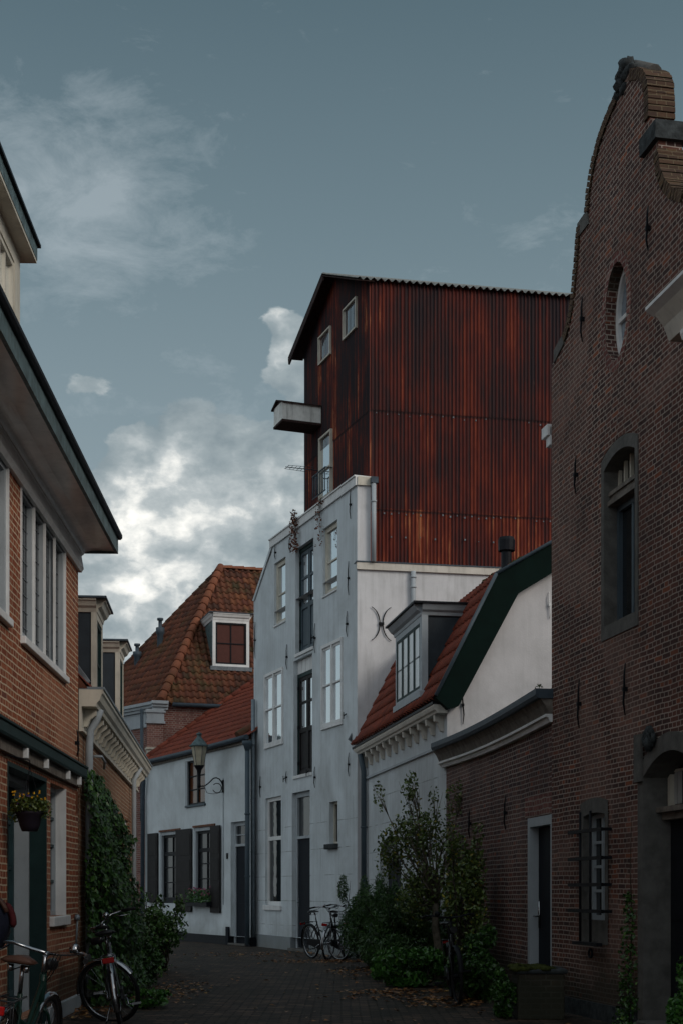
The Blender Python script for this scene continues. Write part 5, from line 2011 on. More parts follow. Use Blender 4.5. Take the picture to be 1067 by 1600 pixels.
# barred window
s0, s1, z0, z1 = bw
sw = .075
b = MB()
lo = arch(s0 - .0, s1 + .0, z0, z1, .05)
b.panel(WR, arch(s0 - .005, s1 + .005, z0 - .005, z1 + .005, .05), [arch(s0 + sw, s1 - sw, z0 + .24, z1 - .15, .03)], .010, .2)
b.build('stone_surround', 'stone_grey', RH)
w = window(RH, WR, (s0 + sw, s1 - sw, z0 + .24, z1 - .15), rec=.14, fw=.05, fm='paint_grey', gm='glass_dark', rows=(.25, .5, .75), midbar=[('s', .5, .04)])
b = MB()
for f in (.26, .45, .63, .81):
    zz = z0 + (z1 - z0) * (1 - f) + .05
    b.box(WR, s0 - .09, s1 + .09, zz - .018, zz + .018, .09, .12)
    for q in (s0 - .09, s1 + .06):
        b.box(WR, q, q + .03, zz - .015, zz + .015, -.02, .10)
for f in (.3, .68):
    a = s0 + (s1 - s0) * f
    b.tube([WR.pt(a, z0 + .02, .105), WR.pt(a, z1 - .14, .105)], .014, 6)
b.box(WR, s0 + .02, s1 - .04, z0 - .02, z0 + .015, .06, .12)
b.torus(WR.pt((s0 + s1) / 2 - .04, z0 - .10, .06), WR.n, .045, .012, 14, 6)
b.build('window_grille', 'iron', RH)
# grand doorway
s0, s1, z0, z1 = dW
sw = .125
b = MB()
b.panel(WR, arch(s0 - .0, s1 + .0, .0, z1, .30), [arch(s0 + sw, s1 - sw, .0002, z1 - .17, .20)], .03, .34)
lp = arch(s0, s1, .0, z1, .30)
b.add([WR.pt(p[0], p[1], .03) for p in lp] + [WR.pt(p[0], p[1], -.02) for p in lp], [(i, (i + 1) % len(lp), len(lp) + (i + 1) % len(lp), len(lp) + i) for i in range(len(lp))])
zi = WR.z(1003, 1222)
b.box(WR, s1 - sw, s1 + .04, zi, zi + .45, .031, .055)
b.box(WR, s0 - .04, s0 + sw, zi, zi + .45, .031, .055)
b.build('stone_surround', 'stone_grey', RH)
b = MB()
q = WR.pt((s0 + s1) / 2 + .32, z1 - .10, .05)
for k in range(13):
    t_ = -1.5 + 3.0 * k / 12
    r_ = .11 if k % 2 else .07
    lump(b, WR.pt(s1 - .33 + math.sin(t_) * r_, z1 - .05 + math.cos(t_) * r_ * 1.1 - .02, .06), (.028, .03, .045), 20 + k, 6, 8, .2)
lump(b, WR.pt(s1 - .33, z1 - .07, .06), (.05, .05, .07), 40, 8, 10, .15)
b.build('carved_ornament', 'stone_dark', RH)
zt0 = WR.z(1020, 1265)
a0, a1 = s0 + sw, s1 - sw
b = MB()
b.box(WR, a0, a1, zt0 - .02, zt0 + .03, -.30, -.10)
b.box(WR, a0, a1, zt0 - .09, zt0 - .02, -.30, -.16)
b.build('transom', 'wood_grey', RH)
fl = MB()
fl.shape(WR, arch(a0, a1, zt0 + .03, z1 - .17, .18), -.29, -.27)
fo = fl.build('fanlight', 'glass_dark', RH)
b = MB()
for i in range(9):
    a = a1 - .06 - i * .11
    b.box(WR, a - .045, a + .03, zt0 + .06, z1 - .32, -.268, -.262 + .008 * (i % 2))
b.build('curtain', 'curtain', fo)
b = MB()
b.box(WR, a1 - .05, a1, zt0 + .03, z1 - .30, -.269, -.22)
b.box(WR, a0, a1, zt0 + .36, zt0 + .385, -.260, -.245)
b.build('glazing_bar', 'paint_cream', fo)
b = MB()
b.box(WR, a0, a1, .10, zt0 - .09, -.30, -.25)
for k in range(2):
    c = a0 + (a1 - a0) * (k * .5)
    for q0, q1 in ((.2, .9), (1.05, 1.85)):
        b.box(WR, c + .08, c + (a1 - a0) * .5 - .08, q0, q1, -.25, -.235)
b.build('door', 'paint_black', RH)
b = MB()
b.box(WR, s0 + sw, s1 - sw, 0, .10, -.30, .10)
b.build('doorstep', 'stone_grey', RH, bevel=.01)
b = MB()
b.box(WR, dW[1] + .03, 0, 0, .17, .002, .03)
b.build('plinth', 'stone_dark', RH)
for x, a, c in ((912, 464, 534), (1015, 322, 392), (902, 712, 772), (907, 1062, 1138), (979, 1036, 1118)):
    anchor(RH, WR, x, a, c)
b = MB()
q = WR.pt(0, 6.4, 0)
b.box(WR, .002, .13, WR.z(866, 690), WR.z(866, 662), -.5, .02)
b.box(WR, .002, .20, WR.z(866, 675), WR.z(866, 658), -.5, .05)
b.build('cornice_end', 'paint_white', RH)

# neighbour nearer than the gabled house: only its cornice shows
NB = thing('brick_house', 'brick house with white moulded cornice, nearest at the top right edge', 'house', WR.pt(SR - 4, 0, -3))
ZN = 6.05
b = MB()
b.panel(WR, rect(SR - 9, SR - .01, 0, ZN), [rect(SR - 3.2, SR - 2.2, .9, 2.6), rect(SR - 6.2, SR - 5.2, .9, 2.6), rect(SR - 3.2, SR - 2.2, 3.6, 5.3), rect(SR - 6.2, SR - 5.2, 3.6, 5.3)], .0, .14)
b.poly([WR.pt(SR - 9, 0, 0), WR.pt(SR - 9, ZN, 0), WR.pt(SR - 9, ZN, -6), WR.pt(SR - 9, 0, -6)])
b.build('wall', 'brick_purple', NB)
for r in ((SR - 3.2, SR - 2.2, .9, 2.6), (SR - 6.2, SR - 5.2, .9, 2.6), (SR - 3.2, SR - 2.2, 3.6, 5.3), (SR - 6.2, SR - 5.2, 3.6, 5.3)):
    window(NB, WR, r, rec=.12, fw=.07, fm='paint_white', cols=(.5,), rows=(.5,), sill=(.06, .05, .04))
cs = SR + .55
oo = .0
b = MB()
b.profile(WR, [(.001, ZN - .12), (.30, ZN - .12), (.32, ZN - .07), (.32, ZN - .04), (.001, ZN - .04)], SR - 9, cs - .3)
b.profile(WR, [(.001, ZN + .18), (.42, ZN + .18), (.50, ZN + .23), (.50, ZN + .26), (.001, ZN + .26)], SR - 9, cs)
b.build('cornice', 'paint_white', NB)
b = MB()
b.profile(WR, [(.001, ZN - .039), (.31, ZN - .039), (.36, ZN + .08), (.44, ZN + .179), (.001, ZN + .179)], SR - 9, cs - .06)
b.build('cove', 'paint_sand', NB)
b = MB()
b.poly([WR.pt(SR - 9, ZN + .27, .3), WR.pt(SR, ZN + .27, .3), WR.pt(SR, ZN + 2.4, -3), WR.pt(SR - 9, ZN + 2.4, -3)])
b.poly([WR.pt(SR - 9, ZN + .27, -6), WR.pt(SR, ZN + .27, -6), WR.pt(SR, ZN + 2.4, -3), WR.pt(SR - 9, ZN + 2.4, -3)])
b.build('roof', 'tiles_dark', NB)
ps = cs - .62
downpipe(NB, [WR.pt(ps, ZN - .10, .20), WR.pt(ps, ZN - .22, .18), WR.pt(ps - .12, ZN - .42, .07), WR.pt(ps - .2, ZN - .5, .06), WR.pt(ps - .2, .1, .06)], .055, 'zinc_dark')

# ================================================================ street lamp on the cottage
s_ = WC.s(350)
za_ = WC.z(350, 1228)
ln = WC.pt(s_, 0, .0)
LP = thing('street_lamp', 'old wall lantern with grey green hood on a scrolled iron bracket, on the cottage front', 'street lamp', WC.pt(s_, za_ - .25, 0))
OL = .66                                            # distance from the wall
b = MB()
b.box(WC, s_ - .025, s_ + .025, za_ - .17, za_ + .15, .001, .04)
b.build('wall_plate', 'iron', LP)
b = MB()
arm = [(.03, .02), (.06, .10), (.12, .17), (.20, .20), (.28, .18), (.36, .10), (.44, .03), (.52, -.02), (.62, -.03), (OL, -.03)]
b.tube([WC.pt(s_, za_ + z, o) for o, z in arm], .016, 8)
sc = [(.05 + .13 + .12 * math.cos(t), -.06 + .12 * math.sin(t)) for t in [(-.4 - 5.2 * i / 18) for i in range(19)]]
b.tube([WC.pt(s_, za_ + z, o) for o, z in sc], .011, 7)
b.tube([WC.pt(s_, za_ - .15 - .06 * math.sin(math.pi * i / 10), .04 + (OL - .14) * i / 10) if i < 9 else WC.pt(s_, za_ - .05, .04 + (OL - .14) * i / 10) for i in range(10)], .007, 6)
b.build('bracket', 'iron', LP)
q = WC.pt(s_, 0, OL)
ztop = EYE + (HY - 1150) / F * q.y
zsk = EYE + (HY - 1166) / F * q.y
zgb = EYE + (HY - 1196) / F * q.y
b = MB()
b.lathe((q.x, q.y, 0), [(.0, za_ - .06), (.035, za_ - .05), (.045, za_), (.03, za_ + .05), (.035, zgb - .25), (.06, zgb - .12), (.12, zgb - .03), (.14, zgb), (0, zgb)], 12)
b.build('stem', 'iron', LP)
b = MB()
b.lathe((q.x, q.y, 0), [(.0, zgb + .001), (.115, zgb + .001), (.20, zsk - .01), (0, zsk - .01)], 6, smooth=False)
b.build('glass_body', 'lamp_glass', LP)
b = MB()
for i in range(6):
    t = 2 * math.pi * i / 6
    b.tube([(q.x + .118 * math.cos(t), q.y + .118 * math.sin(t), zgb), (q.x + .203 * math.cos(t), q.y + .203 * math.sin(t), zsk)], .007, 5)
b.build('cage', 'zinc_dark', LP)
b = MB()
h_ = ztop - zsk
b.lathe((q.x, q.y, zsk - .01), [(.0, 0), (.245, .0), (.25, .02), (.20, .06), (.13, .15), (.07, .22), (.055, .25), (.055, .29), (.07, .30), (.07, .33), (.03, .35), (.012, .36), (.0, .40)], 16)
b.build('hood', 'patina', LP)

# ================================================================ bicycles


def xf(mb, Mx):
    mb.v = [Mx @ p for p in mb.v]
    return mb


def bicycle(name, label, loc, heading, lean=0, steer=0, frame='frame_black', group=None, basket=False, bag=False, saddle='leather', hbh=.20, met='chrome'):
    """Dutch roadster, built along +x, then turned. heading: degrees from +Y, clockwise; lean>0 to the right"""
    t = thing(name, label, 'bicycle', (0, 0, 0), group)
    r = .335
    rh, fh, bb_ = Vector((0, 0, r)), Vector((1.10, 0, r)), Vector((.46, 0, .29))
    hd0, hd1 = Vector((.93, 0, .62)), Vector((.885, 0, .80))
    st = Vector((.30, 0, .74))
    ax = (hd1 - hd0).normalized()
    S = Matrix.Translation(hd0) @ Matrix.Rotation(R(steer), 4, ax) @ Matrix.Translation(-hd0)

    def wheel(c, X):
        m = MB().torus(c, (0, 1, 0), r - .012, .019, 36, 8)
        w_ = xf(m, X).build('wheel', 'rubber', t)
        m = MB().torus(c, (0, 1, 0), r - .034, .011, 36, 6)
        m.tube([c + Vector((0, -.04, 0)), c + Vector((0, .04, 0))], .022, 8)
        xf(m, X).build('rim', met, w_)
        m = MB()
        for i in range(20):
            a = 2 * math.pi * i / 20
            m.tube([c + Vector((0, .02 * (-1) ** i, 0)), c + Vector((math.cos(a) * (r - .04), 0, math.sin(a) * (r - .04)))], .0022, 3, caps=False)
        xf(m, X).build('spoke_set', met, w_)
    I = Matrix.Identity(4)
    wheel(rh, I)
    wheel(fh, S)
    m = MB()
    m.tube([bb_, st], .015, 8)
    m.tube([hd0 + Vector((.0, 0, .02)), bb_ + Vector((.06, 0, .05)), bb_], .018, 8)
    m.tube([hd1 - Vector((0, 0, .03)), Vector((.62, 0, .52)), Vector((.36, 0, .58))], .015, 8)
    m.tube([hd0 - ax * .03, hd1 + ax * .02], .021, 8)
    for sg in (-1, 1):
        m.tube([rh + Vector((0, sg * .055, 0)), bb_ + Vector((-.05, sg * .03, 0)), bb_], .010, 6)
        m.tube([rh + Vector((0, sg * .055, 0)), Vector((.27, sg * .025, .64)), st - Vector((0, 0, .05))], .009, 6)
    m.build('frame', frame, t)
    m = MB()
    for sg in (-1, 1):
        m.tube([fh + Vector((0, sg * .05, 0)), fh + Vector((-.07, sg * .05, .16)), hd0 + Vector((.03, sg * .045, -.05)), hd0], .011, 6)
    xf(m, S).build('fork', frame, t)
    for c, X, a0, a1 in ((rh, I, 20, 200), (fh, S, 35, 165)):
        m = MB()
        n_ = 14
        pr = []
        for i in range(n_ + 1):
            a = R(a0 + (a1 - a0) * i / n_) if c is rh else R(a0 - 25 + (a1 - a0 + 20) * i / n_)
            for dy, dr_ in ((-.03, .012), (-.018, .026), (.018, .026), (.03, .012)):
                pr.append(c + Vector((math.cos(a) * (r + dr_), dy, math.sin(a) * (r + dr_))))
        m.add(pr, [(i * 4 + j, i * 4 + j + 1, i * 4 + 5 + j, i * 4 + 4 + j) for i in range(n_) for j in range(3)], True)
        a = R(a1 if c is rh else 10)
        for sg in (-1, 1):
            m.tube([c + Vector((0, sg * .05, 0)), c + Vector((math.cos(a) * (r + .01), sg * .03, math.sin(a) * (r + .01)))], .003, 4)
        xf(m, X).build('mudguard', met if frame != 'frame_black' or c is fh else frame, t)
    # handlebar
    top = hd1 + ax * hbh
    m = MB()
    m.tube([hd1, top], .013, 8)
    m.tube([top + Vector((.0, -.0, 0)), top + Vector((.05, 0, .015))], .016, 8)
    hb = top + Vector((.05, 0, .015))
    for sg in (-1, 1):
        m.tube([hb, hb + Vector((.02, sg * .10, .01)), hb + Vector((-.02, sg * .22, .035)), hb + Vector((-.13, sg * .285, .03)), hb + Vector((-.24, sg * .30, .01))], .011, 8)
    h_ = xf(m, S).build('handlebar', met, t)
    for sg in (-1, 1):
        m = MB()
        m.tube([hb + Vector((-.12, sg * .283, .03)), hb + Vector((-.26, sg * .302, .008))], .017, 8)
        xf(m, S).build('grip', 'rubber', h_)
        m = MB()
        m.tube([hb + Vector((-.03, sg * .235, .02)), hb + Vector((-.08, sg * .26, -.01)), hb + Vector((-.18, sg * .28, -.03))], .006, 5)
        xf(m, S).build('brake_lever', met, h_)
    m = MB()
    c = hb + Vector((.0, -.16, .055))
    m.lathe(c, [(.0, -.03), (.026, -.028), (.034, -.01), (.034, .0), (.028, .018), (.015, .028), (0, .03)], 12)
    xf(m, S).build('bell', met, h_)
    # lamp
    m = MB()
    m.tube([hd1 + Vector((.04, 0, .06)), hd1 + Vector((.10, 0, .07)), hd1 + Vector((.16, 0, .07))], [.02, .035, .042], 10)
    xf(m, S).build('headlamp', 'frame_black', t)
    m = MB()
    for k in range(3):
        m.tube([hb + Vector((-.05, .02 * k - .1, .01)), hd1 + Vector((.10, .02 * k - .03, .02)), hd0 + Vector((.03, .02, .1))], .0035, 4)
    xf(m, S).build('cable', 'rubber', t)
    # saddle
    m = MB()
    m.tube([st, st + Vector((-.035, 0, .16))], .0125, 8)
    m.build('seat_post', met, t)
    sc_ = st + Vector((-.045, 0, .19))
    m = MB()
    prof = [(-.15, .075, .02), (-.13, .10, .035), (-.07, .105, .035), (.0, .065, .03), (.08, .03, .022), (.14, .022, .015), (.155, .006, .005)]
    pts = []
    for x, hw_, hh in prof:
        for j in range(8):
            a = 2 * math.pi * j / 8
            pts.append(sc_ + Vector((x, math.cos(a) * hw_, math.sin(a) * hh * .7 + .01 - abs(math.cos(a)) * .01)))
    m.add(pts, [(i * 8 + j, i * 8 + (j + 1) % 8, (i + 1) * 8 + (j + 1) % 8, (i + 1) * 8 + j) for i in range(6) for j in range(8)] + [tuple(range(8))], True)
    s__ = m.build('saddle', saddle, t)
    m = MB()
    for sg in (-1, 1):
        m.tube([sc_ + Vector((-.09, sg * .045, -.02)), sc_ + Vector((-.09, sg * .045, -.06))], [.016, .014], 8)
        m.tube([sc_ + Vector((-.09, sg * .045, -.06)), sc_ + Vector((.09, sg * .015, -.04))], .004, 5)
    m.build('spring', met, s__)
    # carrier with red rear light
    m = MB()
    for sg in (-1, 1):
        m.tube([Vector((.25, sg * .05, .73)), Vector((-.22, sg * .065, .725)), Vector((-.26, sg * .05, .71))], .006, 6)
        m.tube([Vector((-.12, sg * .065, .725)), rh + Vector((0, sg * .06, .0))], .005, 5)
        m.tube([Vector((-.20, sg * .065, .725)), rh + Vector((0, sg * .06, .0))], .005, 5)
    m.tube([Vector((-.10, -.065, .725)), Vector((-.10, .065, .725))], .005, 5)
    m.tube([Vector((.08, -.06, .728)), Vector((.08, .06, .728))], .005, 5)
    m.tube([Vector((-.26, -.05, .71)), Vector((-.26, .05, .71))], .006, 6)
    c_ = m.build('carrier', met if frame == 'frame_grey' else 'frame_black', t)
    m = MB()
    m.abox(-.295, -.265, -.055, .055, .665, .715)
    m.build('rear_light', 'reflector_red', c_, bevel=.006)
    # chain guard, cranks, stand
    m = MB()
    pr = [(-.04, .30), (.0, .40), (.10, .40), (.46, .40), (.56, .36), (.57, .26), (.46, .19), (.1, .27), (0, .28)]
    m.prism([(x, -.075, z) for x, z in pr], [(x, -.045, z) for x, z in pr])
    m.build('chain_case', 'frame_black', t, bevel=.006)
    m = MB()
    for sg, a in ((-1, R(205)), (1, R(25))):
        e = bb_ + Vector((math.cos(a) * .17, sg * .10, math.sin(a) * .17))
        m.tube([bb_ + Vector((0, sg * .09, 0)), e], .009, 6)
        m.tube([e, e + Vector((0, sg * .03, 0))], .007, 6)
        c = e + Vector((0, sg * .075, 0))
        m.hexa([c + Vector((x, y, z)) for z in (-.011, .011) for x, y in ((-.035, -.045), (.035, -.045), (.035, .045), (-.035, .045))])
    m.tube([bb_ + Vector((0, -.10, 0)), bb_ + Vector((0, .10, 0))], .016, 8)
    m.build('pedal_crank', met, t)
    m = MB()
    m.tube([Vector((.02, .05, .30)), Vector((-.06, .16, .02))], .008, 6)
    m.build('kickstand', met, t)
    if basket:
        m = MB()
        cx_ = 1.02
        for k in range(5):
            z = .70 + .055 * k
            w_, l_ = .14 + .012 * k, .11 + .01 * k
            m.tube([(cx_ - l_, -w_, z), (cx_ + l_, -w_, z), (cx_ + l_, w_, z), (cx_ - l_, w_, z), (cx_ - l_, -w_, z)], .004, 4)
        for i in range(9):
            y = -.14 + .28 * i / 8
            for sx in (-1, 1):
                m.tube([(cx_ + sx * .11, y, .70), (cx_ + sx * .15, y * 1.3, .92)], .003, 4)
        for i in range(6):
            x = -.11 + .22 * i / 5
            for sy in (-1, 1):
                m.tube([(cx_ + x, sy * .14, .70), (cx_ + x * 1.3, sy * .19, .92)], .003, 4)
            m.tube([(cx_ + x, -.14, .70), (cx_ + x, .14, .70)], .003, 4)
        xf(m, S).build('wire_basket', 'frame_grey', t)
    t.rotation_euler = (R(-lean) * 0, 0, 0)
    t.rotation_mode = 'QUATERNION'
    qz = Matrix.Rotation(R(90 - heading), 4, 'Z') @ Matrix.Rotation(R(lean), 4, 'X')
    t.rotation_quaternion = qz.to_quaternion()
    t.location = (loc[0], loc[1], .0)
    if bag:
        return t
    return t


# nearest: green bicycle seen from behind, its saddle at the left edge
bicycle('bicycle', 'dark green bicycle with brown saddle, nearest on the left by the shopfront', (-1.92, 7.75), 0, 8, -4, 'frame_green', hbh=.13)
bicycle('bicycle', 'bicycle with red rear reflector and turned front wheel, leaning beside the ivy', (-2.05, 13.30), -8, -10, 62, 'frame_grey', saddle='frame_black')
bicycle('bicycle', 'slim dark bicycle parked nearest the warehouse door', (-.58, 28.2), 150, 5, 12, 'frame_black', saddle='frame_black')
bicycle('bicycle', 'bicycle with wire basket and red light between two others at the warehouse', (-.26, 27.35), 20, 3, -10, 'frame_grey', basket=True, saddle='frame_black')
bicycle('bicycle', 'bicycle half hidden by the feathery shrub at the warehouse corner', (.08, 27.55), 12, 6, 5, 'frame_grey', saddle='frame_black')
bicycle('bicycle', 'black bicycle standing among the shrubs by the brick annex', (1.36, 17.55), 181, 4, 6, 'frame_black', saddle='frame_black', met='iron')
bicycle('bicycle', 'bicycle standing behind the leafy bush at the left cottage corner', (-4.02, 28.6), 5, 4, 15, 'frame_black', saddle='frame_black')
hid = bicycle('bicycle', 'bicycle at the shop wall whose saddle carries the navy bag', (-2.36, 8.35), 0, -3, 0, 'frame_grey')

# navy bag with brown strap
bc = Vector((-2.16, 8.60, 1.115))
BG = thing('bag', 'bulky navy blue bag with brown strap and red edge on a bicycle saddle', 'bag', (bc.x, bc.y, .93))
b = MB()
lump(b, bc, (.165, .20, .185), 5, 14, 20, .045)
b.build('body', 'cloth_navy', BG)
b = MB()
pts = [bc + Vector((.172 * math.sin(t) , -.09, .19 * math.cos(t))) for t in [(-1.2 + 2.4 * i / 14) for i in range(15)]]
b.tube(pts, .015, 6)
b.build('strap', 'leather', BG)
b = MB()
pts = [bc + Vector((.185 * math.sin(t), -.03, .185 * math.cos(t))) for t in [(.85 + .85 * i / 8) for i in range(9)]]
b.tube(pts, [.01] + [.022] * 7 + [.01], 6)
b.build('trim', 'cloth_red', BG)

# ================================================================ hanging basket
hy = 11.8
hx = (47 - CX) / F * hy
zr = EYE + (HY - 1268) / F * hy
zb0 = EYE + (HY - 1299) / F * hy
HBK = thing('hanging_basket', 'dark hanging pot of yellow and violet flowers below the shopfront beam', 'hanging basket', (hx, hy, zb0))
b = MB()
b.lathe((hx, hy, 0), [(0, zb0), (.065, zb0), (.085, zb0 + .05), (.105, zr - .03), (.115, zr - .02), (.115, zr), (.10, zr), (.09, zr - .03), (0, zr - .03)], 16)
b.build('pot', 'plastic_dark', HBK)
b = MB()
pts = blob_points((hx, hy, zr + .05), (.15, .15, .08), 900) + blob_points((hx + .12, hy, zr + .02), (.07, .08, .08), 160) + blob_points((hx - .12, hy, zr + .0), (.06, .08, .10), 160)
leaves(b, pts, .020, 1.6)
b.build('foliage', 'leaf_basket', HBK)
for k in range(26):
    b = MB()
    p = Vector((hx + (rnd() - .5) * .30, hy + (rnd() - .5) * .26, zr + .06 + rnd() * .11))
    leaves(b, [p + Vector((rnd() - .5, rnd() - .5, rnd() - .5)) * .008 for _ in range(5)], .016, 1.1)
    b.build('flower', 'flower_yellow', HBK)
for k in range(14):
    b = MB()
    p = Vector((hx + (rnd() - .5) * .36, hy + (rnd() - .5) * .26, zr + .03 + rnd() * .12))
    leaves(b, [p + Vector((rnd() - .5, rnd() - .5, rnd() - .5)) * .006 for _ in range(4)], .014, 1.1)
    b.build('flower', 'flower_violet', HBK)
hk = WL1.s(47, .24)
wpt = WL1.pt(hk, 2.44, .052)
b = MB()
b.tube([wpt, Vector((hx, hy, 2.40)), Vector((hx, hy, 2.33))], .006, 5)
for i in range(3):
    a = 2.1 * i
    b.tube([Vector((hx, hy, 2.34)), Vector((hx + .11 * math.cos(a), hy + .11 * math.sin(a), zr))], .0025, 4)
b.build('hanger', 'iron', HBK)

# ================================================================ flower box on the cottage sill
s0, s1, z0, z1 = w2
FB = thing('flower_box', 'dark window box with pink geraniums on the cottage window ledge', 'flower box', WC.pt((s0 + s1) / 2, z0 - .1, .1))
b = MB()
b.box(WC, s0 + .02, s1 + .02, z0 - .17, z0 - .05, .001, .22)
b.build('box', 'paint_black', FB)
b = MB()
pts = []
while len(pts) < 900:
    p = WC.pt(s0 + .05 + rnd() * (s1 - s0 - .05), z0 - .06 + rnd() ** 1.3 * .34, .02 + rnd() * .26)
    pts.append(p)
leaves(b, pts, .035, 1.2)
b.build('foliage', 'leaf_bright', FB)
for k in range(30):
    b = MB()
    p = WC.pt(s0 + .05 + rnd() * (s1 - s0 - .05), z0 + .12 + rnd() * .22, .06 + rnd() * .22)
    leaves(b, [p + Vector((rnd() - .5, rnd() - .5, rnd() - .5)) * .04 for _ in range(6)], .03, 1.1)
    b.build('flower', 'flower_pink', FB)

# ================================================================ ivy
IV = thing('ivy', 'tall dense ivy covering the wall between the two brick houses', 'ivy', WL2.pt(1.8, 0, .2))


def ivy_h(s):
    return 2.72 - .10 * (s - .8) ** 2 * (1 if s > .8 else .3) - (.9 * max(0, s - 2.6) ** 1.3)


def nz(a, b_, k):
    return math.sin(a * 2.1 * k + 1.3) * math.cos(b_ * 1.7 * k + .4) + .5 * math.sin(a * 5.3 * k + b_ * 3.9 * k)


def ivy_o(s, z):
    base = .34 + .12 * nz(s, z, 1.6) + .06 * nz(s + 7, z - 3, 4)
    base += .16 * max(0, 1 - z / 1.8)
    top = ivy_h(s) - z
    base *= min(1, .35 + max(top, 0) * 1.1)
    return max(.06, base * min(1, .35 + s * .7))


b = MB()
pts = []
while len(pts) < 13000:
    s = .05 + rnd() * 4.0
    z = .02 + rnd() * 2.75
    if z > ivy_h(s):
        continue
    o = ivy_o(s, z)
    oo = o * (1 - rnd() ** 2.2 * .55) + (rnd() - .5) * .05
    pts.append(WL2.pt(s, z, max(.03, oo)))
nrmv = WL2.n
leaves(b, pts, .052, 1.25, up=(nrmv.x * .8, nrmv.y * .8 - .2, .35), jitter=.45)
b.build('foliage', 'leaf_ivy', IV)
b = MB()
for k in range(10):
    s = .4 + k * .33
    b.tube([WL2.pt(s, 0, .05), WL2.pt(s + .1 * math.sin(k), .8, .06), WL2.pt(s + .2 * math.cos(k), 1.7, .05)], [.02, .015, .006], 5)
b.build('stem', 'stem_dark', IV)


def shrub(name, label, cat, c, rad, n, size, m, stems=8, stretch=1.5, clumps=14, group=None, stemm='stem_dark', up=None, spread=1.0, trunk=None, seed=0, shoots=0):
    """plant with stems that fork to leaf clumps"""
    random.seed(seed + 100)
    t = thing(name, label, cat, (c[0], c[1], 0), group)
    cl = []
    for k in range(clumps):
        v = Vector((rnd() * 2 - 1, rnd() * 2 - 1, rnd() * 2 - 1))
        while v.length > 1:
            v = Vector((rnd() * 2 - 1, rnd() * 2 - 1, rnd() * 2 - 1))
        v = v.normalized() * (v.length ** .6)
        cl.append(Vector((c[0] + v.x * rad[0] * .78, c[1] + v.y * rad[1] * .78, c[2] + v.z * rad[2] * .80)))
    for k in range(shoots):
        a = rnd() * 6.28
        cl.append(Vector((c[0] + math.cos(a) * rad[0] * (.3 + .7 * rnd()), c[1] + math.sin(a) * rad[1] * .6, c[2] + rad[2] * (.85 + .35 * rnd()))))
    b = MB()
    root = Vector((c[0], c[1], 0))
    fork = Vector(trunk[1]) if trunk else root + Vector((0, 0, .05))
    if trunk:
        p0 = Vector(trunk[0])
        b.tube([p0, p0.lerp(fork, .35) + Vector((.03, 0, 0)), p0.lerp(fork, .7) - Vector((.02, 0, 0)), fork], [trunk[2], trunk[2] * .85, trunk[2] * .7, trunk[2] * .55], 8)
        tr = b.build('trunk', 'bark', t)
        b = MB()
    for k, q in enumerate(cl):
        f0 = fork if trunk else root + Vector(((rnd() - .5) * rad[0] * .5, (rnd() - .5) * rad[1] * .5, 0))
        mid = f0.lerp(q, .55) + Vector((0, 0, -.06 * rad[2])) + Vector((rnd() - .5, rnd() - .5, rnd() - .5)) * .12
        b.tube([f0, mid, q], [.018, .011, .004], 5)
        for j in range(3):
            e = q + Vector((rnd() - .5, rnd() - .5, rnd() - .2)) * .35 * rad[0] ** .5
            b.tube([mid.lerp(q, .6), e], [.006, .002], 4)
    b.build('branch', stemm, t)
    b = MB()
    per = n // len(cl)
    for k, q in enumerate(cl):
        rr = (.26 + .20 * rnd()) * spread
        isshoot = k >= clumps
        rv = (rad[0] * rr, rad[1] * rr, rad[2] * rr * 1.05) if not isshoot else (.09, .09, .26)
        pts = blob_points(q, rv, per if not isshoot else per // 2, .3)
        pts = [p for p in pts if p.z > .02]
        leaves(b, pts, size, stretch, up=up)
    b.build('foliage' if not trunk else 'crown', m, t)
    random.seed(seed + 1)
    return t


shrub('leafy_bush', 'loose leafy bush with small pale leaves, in front of the left cottage corner', 'bush', (-3.02, 23.4, .58), (.46, .5, .46), 3600, .042, 'leaf_ivy', clumps=20, seed=1, shoots=5)
shrub('leafy_bush', 'low dark green bush at the foot of the ivy', 'bush', (-2.86, 20.4, .40), (.34, .6, .42), 2400, .040, 'leaf_ivy', clumps=14, seed=2)
shrub('creeping_plant', 'low creeping leaves on the paving beside the reflector bicycle', 'plant', (-2.22, 16.2, .10), (.30, .5, .12), 600, .040, 'leaf_bright', clumps=9, seed=3)
shrub('feathery_shrub', 'dense feathery dark green shrub beside the bicycles at the warehouse', 'shrub', (.66, 24.6, .62), (.72, .8, .68), 21000, .016, 'leaf_conifer', clumps=30, stretch=6.0, up=(.0, 0, .0), seed=4, shoots=7)
shrub('feathery_shrub', 'broad feathery shrub in the middle, below the small tree', 'shrub', (1.05, 22.0, .55), (.80, .8, .62), 21000, .016, 'leaf_conifer', clumps=30, stretch=6.0, up=(.0, 0, .0), seed=5, shoots=4)
shrub('low_plant', 'bright green low plant at the foot of the small tree', 'plant', (.98, 19.7, .28), (.55, .5, .30), 5200, .040, 'leaf_bright', clumps=20, stretch=1.8, seed=6)
shrub('low_plant', 'rounded low plant on the kerb left of the black bicycle', 'plant', (.72, 20.9, .22), (.35, .4, .26), 2200, .036, 'leaf_bright', clumps=12, stretch=1.8, seed=7)
shrub('small_tree', 'small bushy tree with pale forked trunk before the white house', 'tree', (1.12, 20.7, 1.80), (.66, .60, .92), 5200, .036, 'leaf_shrub', clumps=38, seed=8, shoots=9, trunk=((1.40, 20.6, 0), (1.36, 20.6, 1.15), .075), stemm='bark', spread=.85)
shrub('climbing_shrub', 'tall dark climbing shrub against the annex wall', 'shrub', (1.62, 18.6, .98), (.34, .55, .90), 5200, .038, 'leaf_shrub', clumps=28, seed=9, shoots=3)
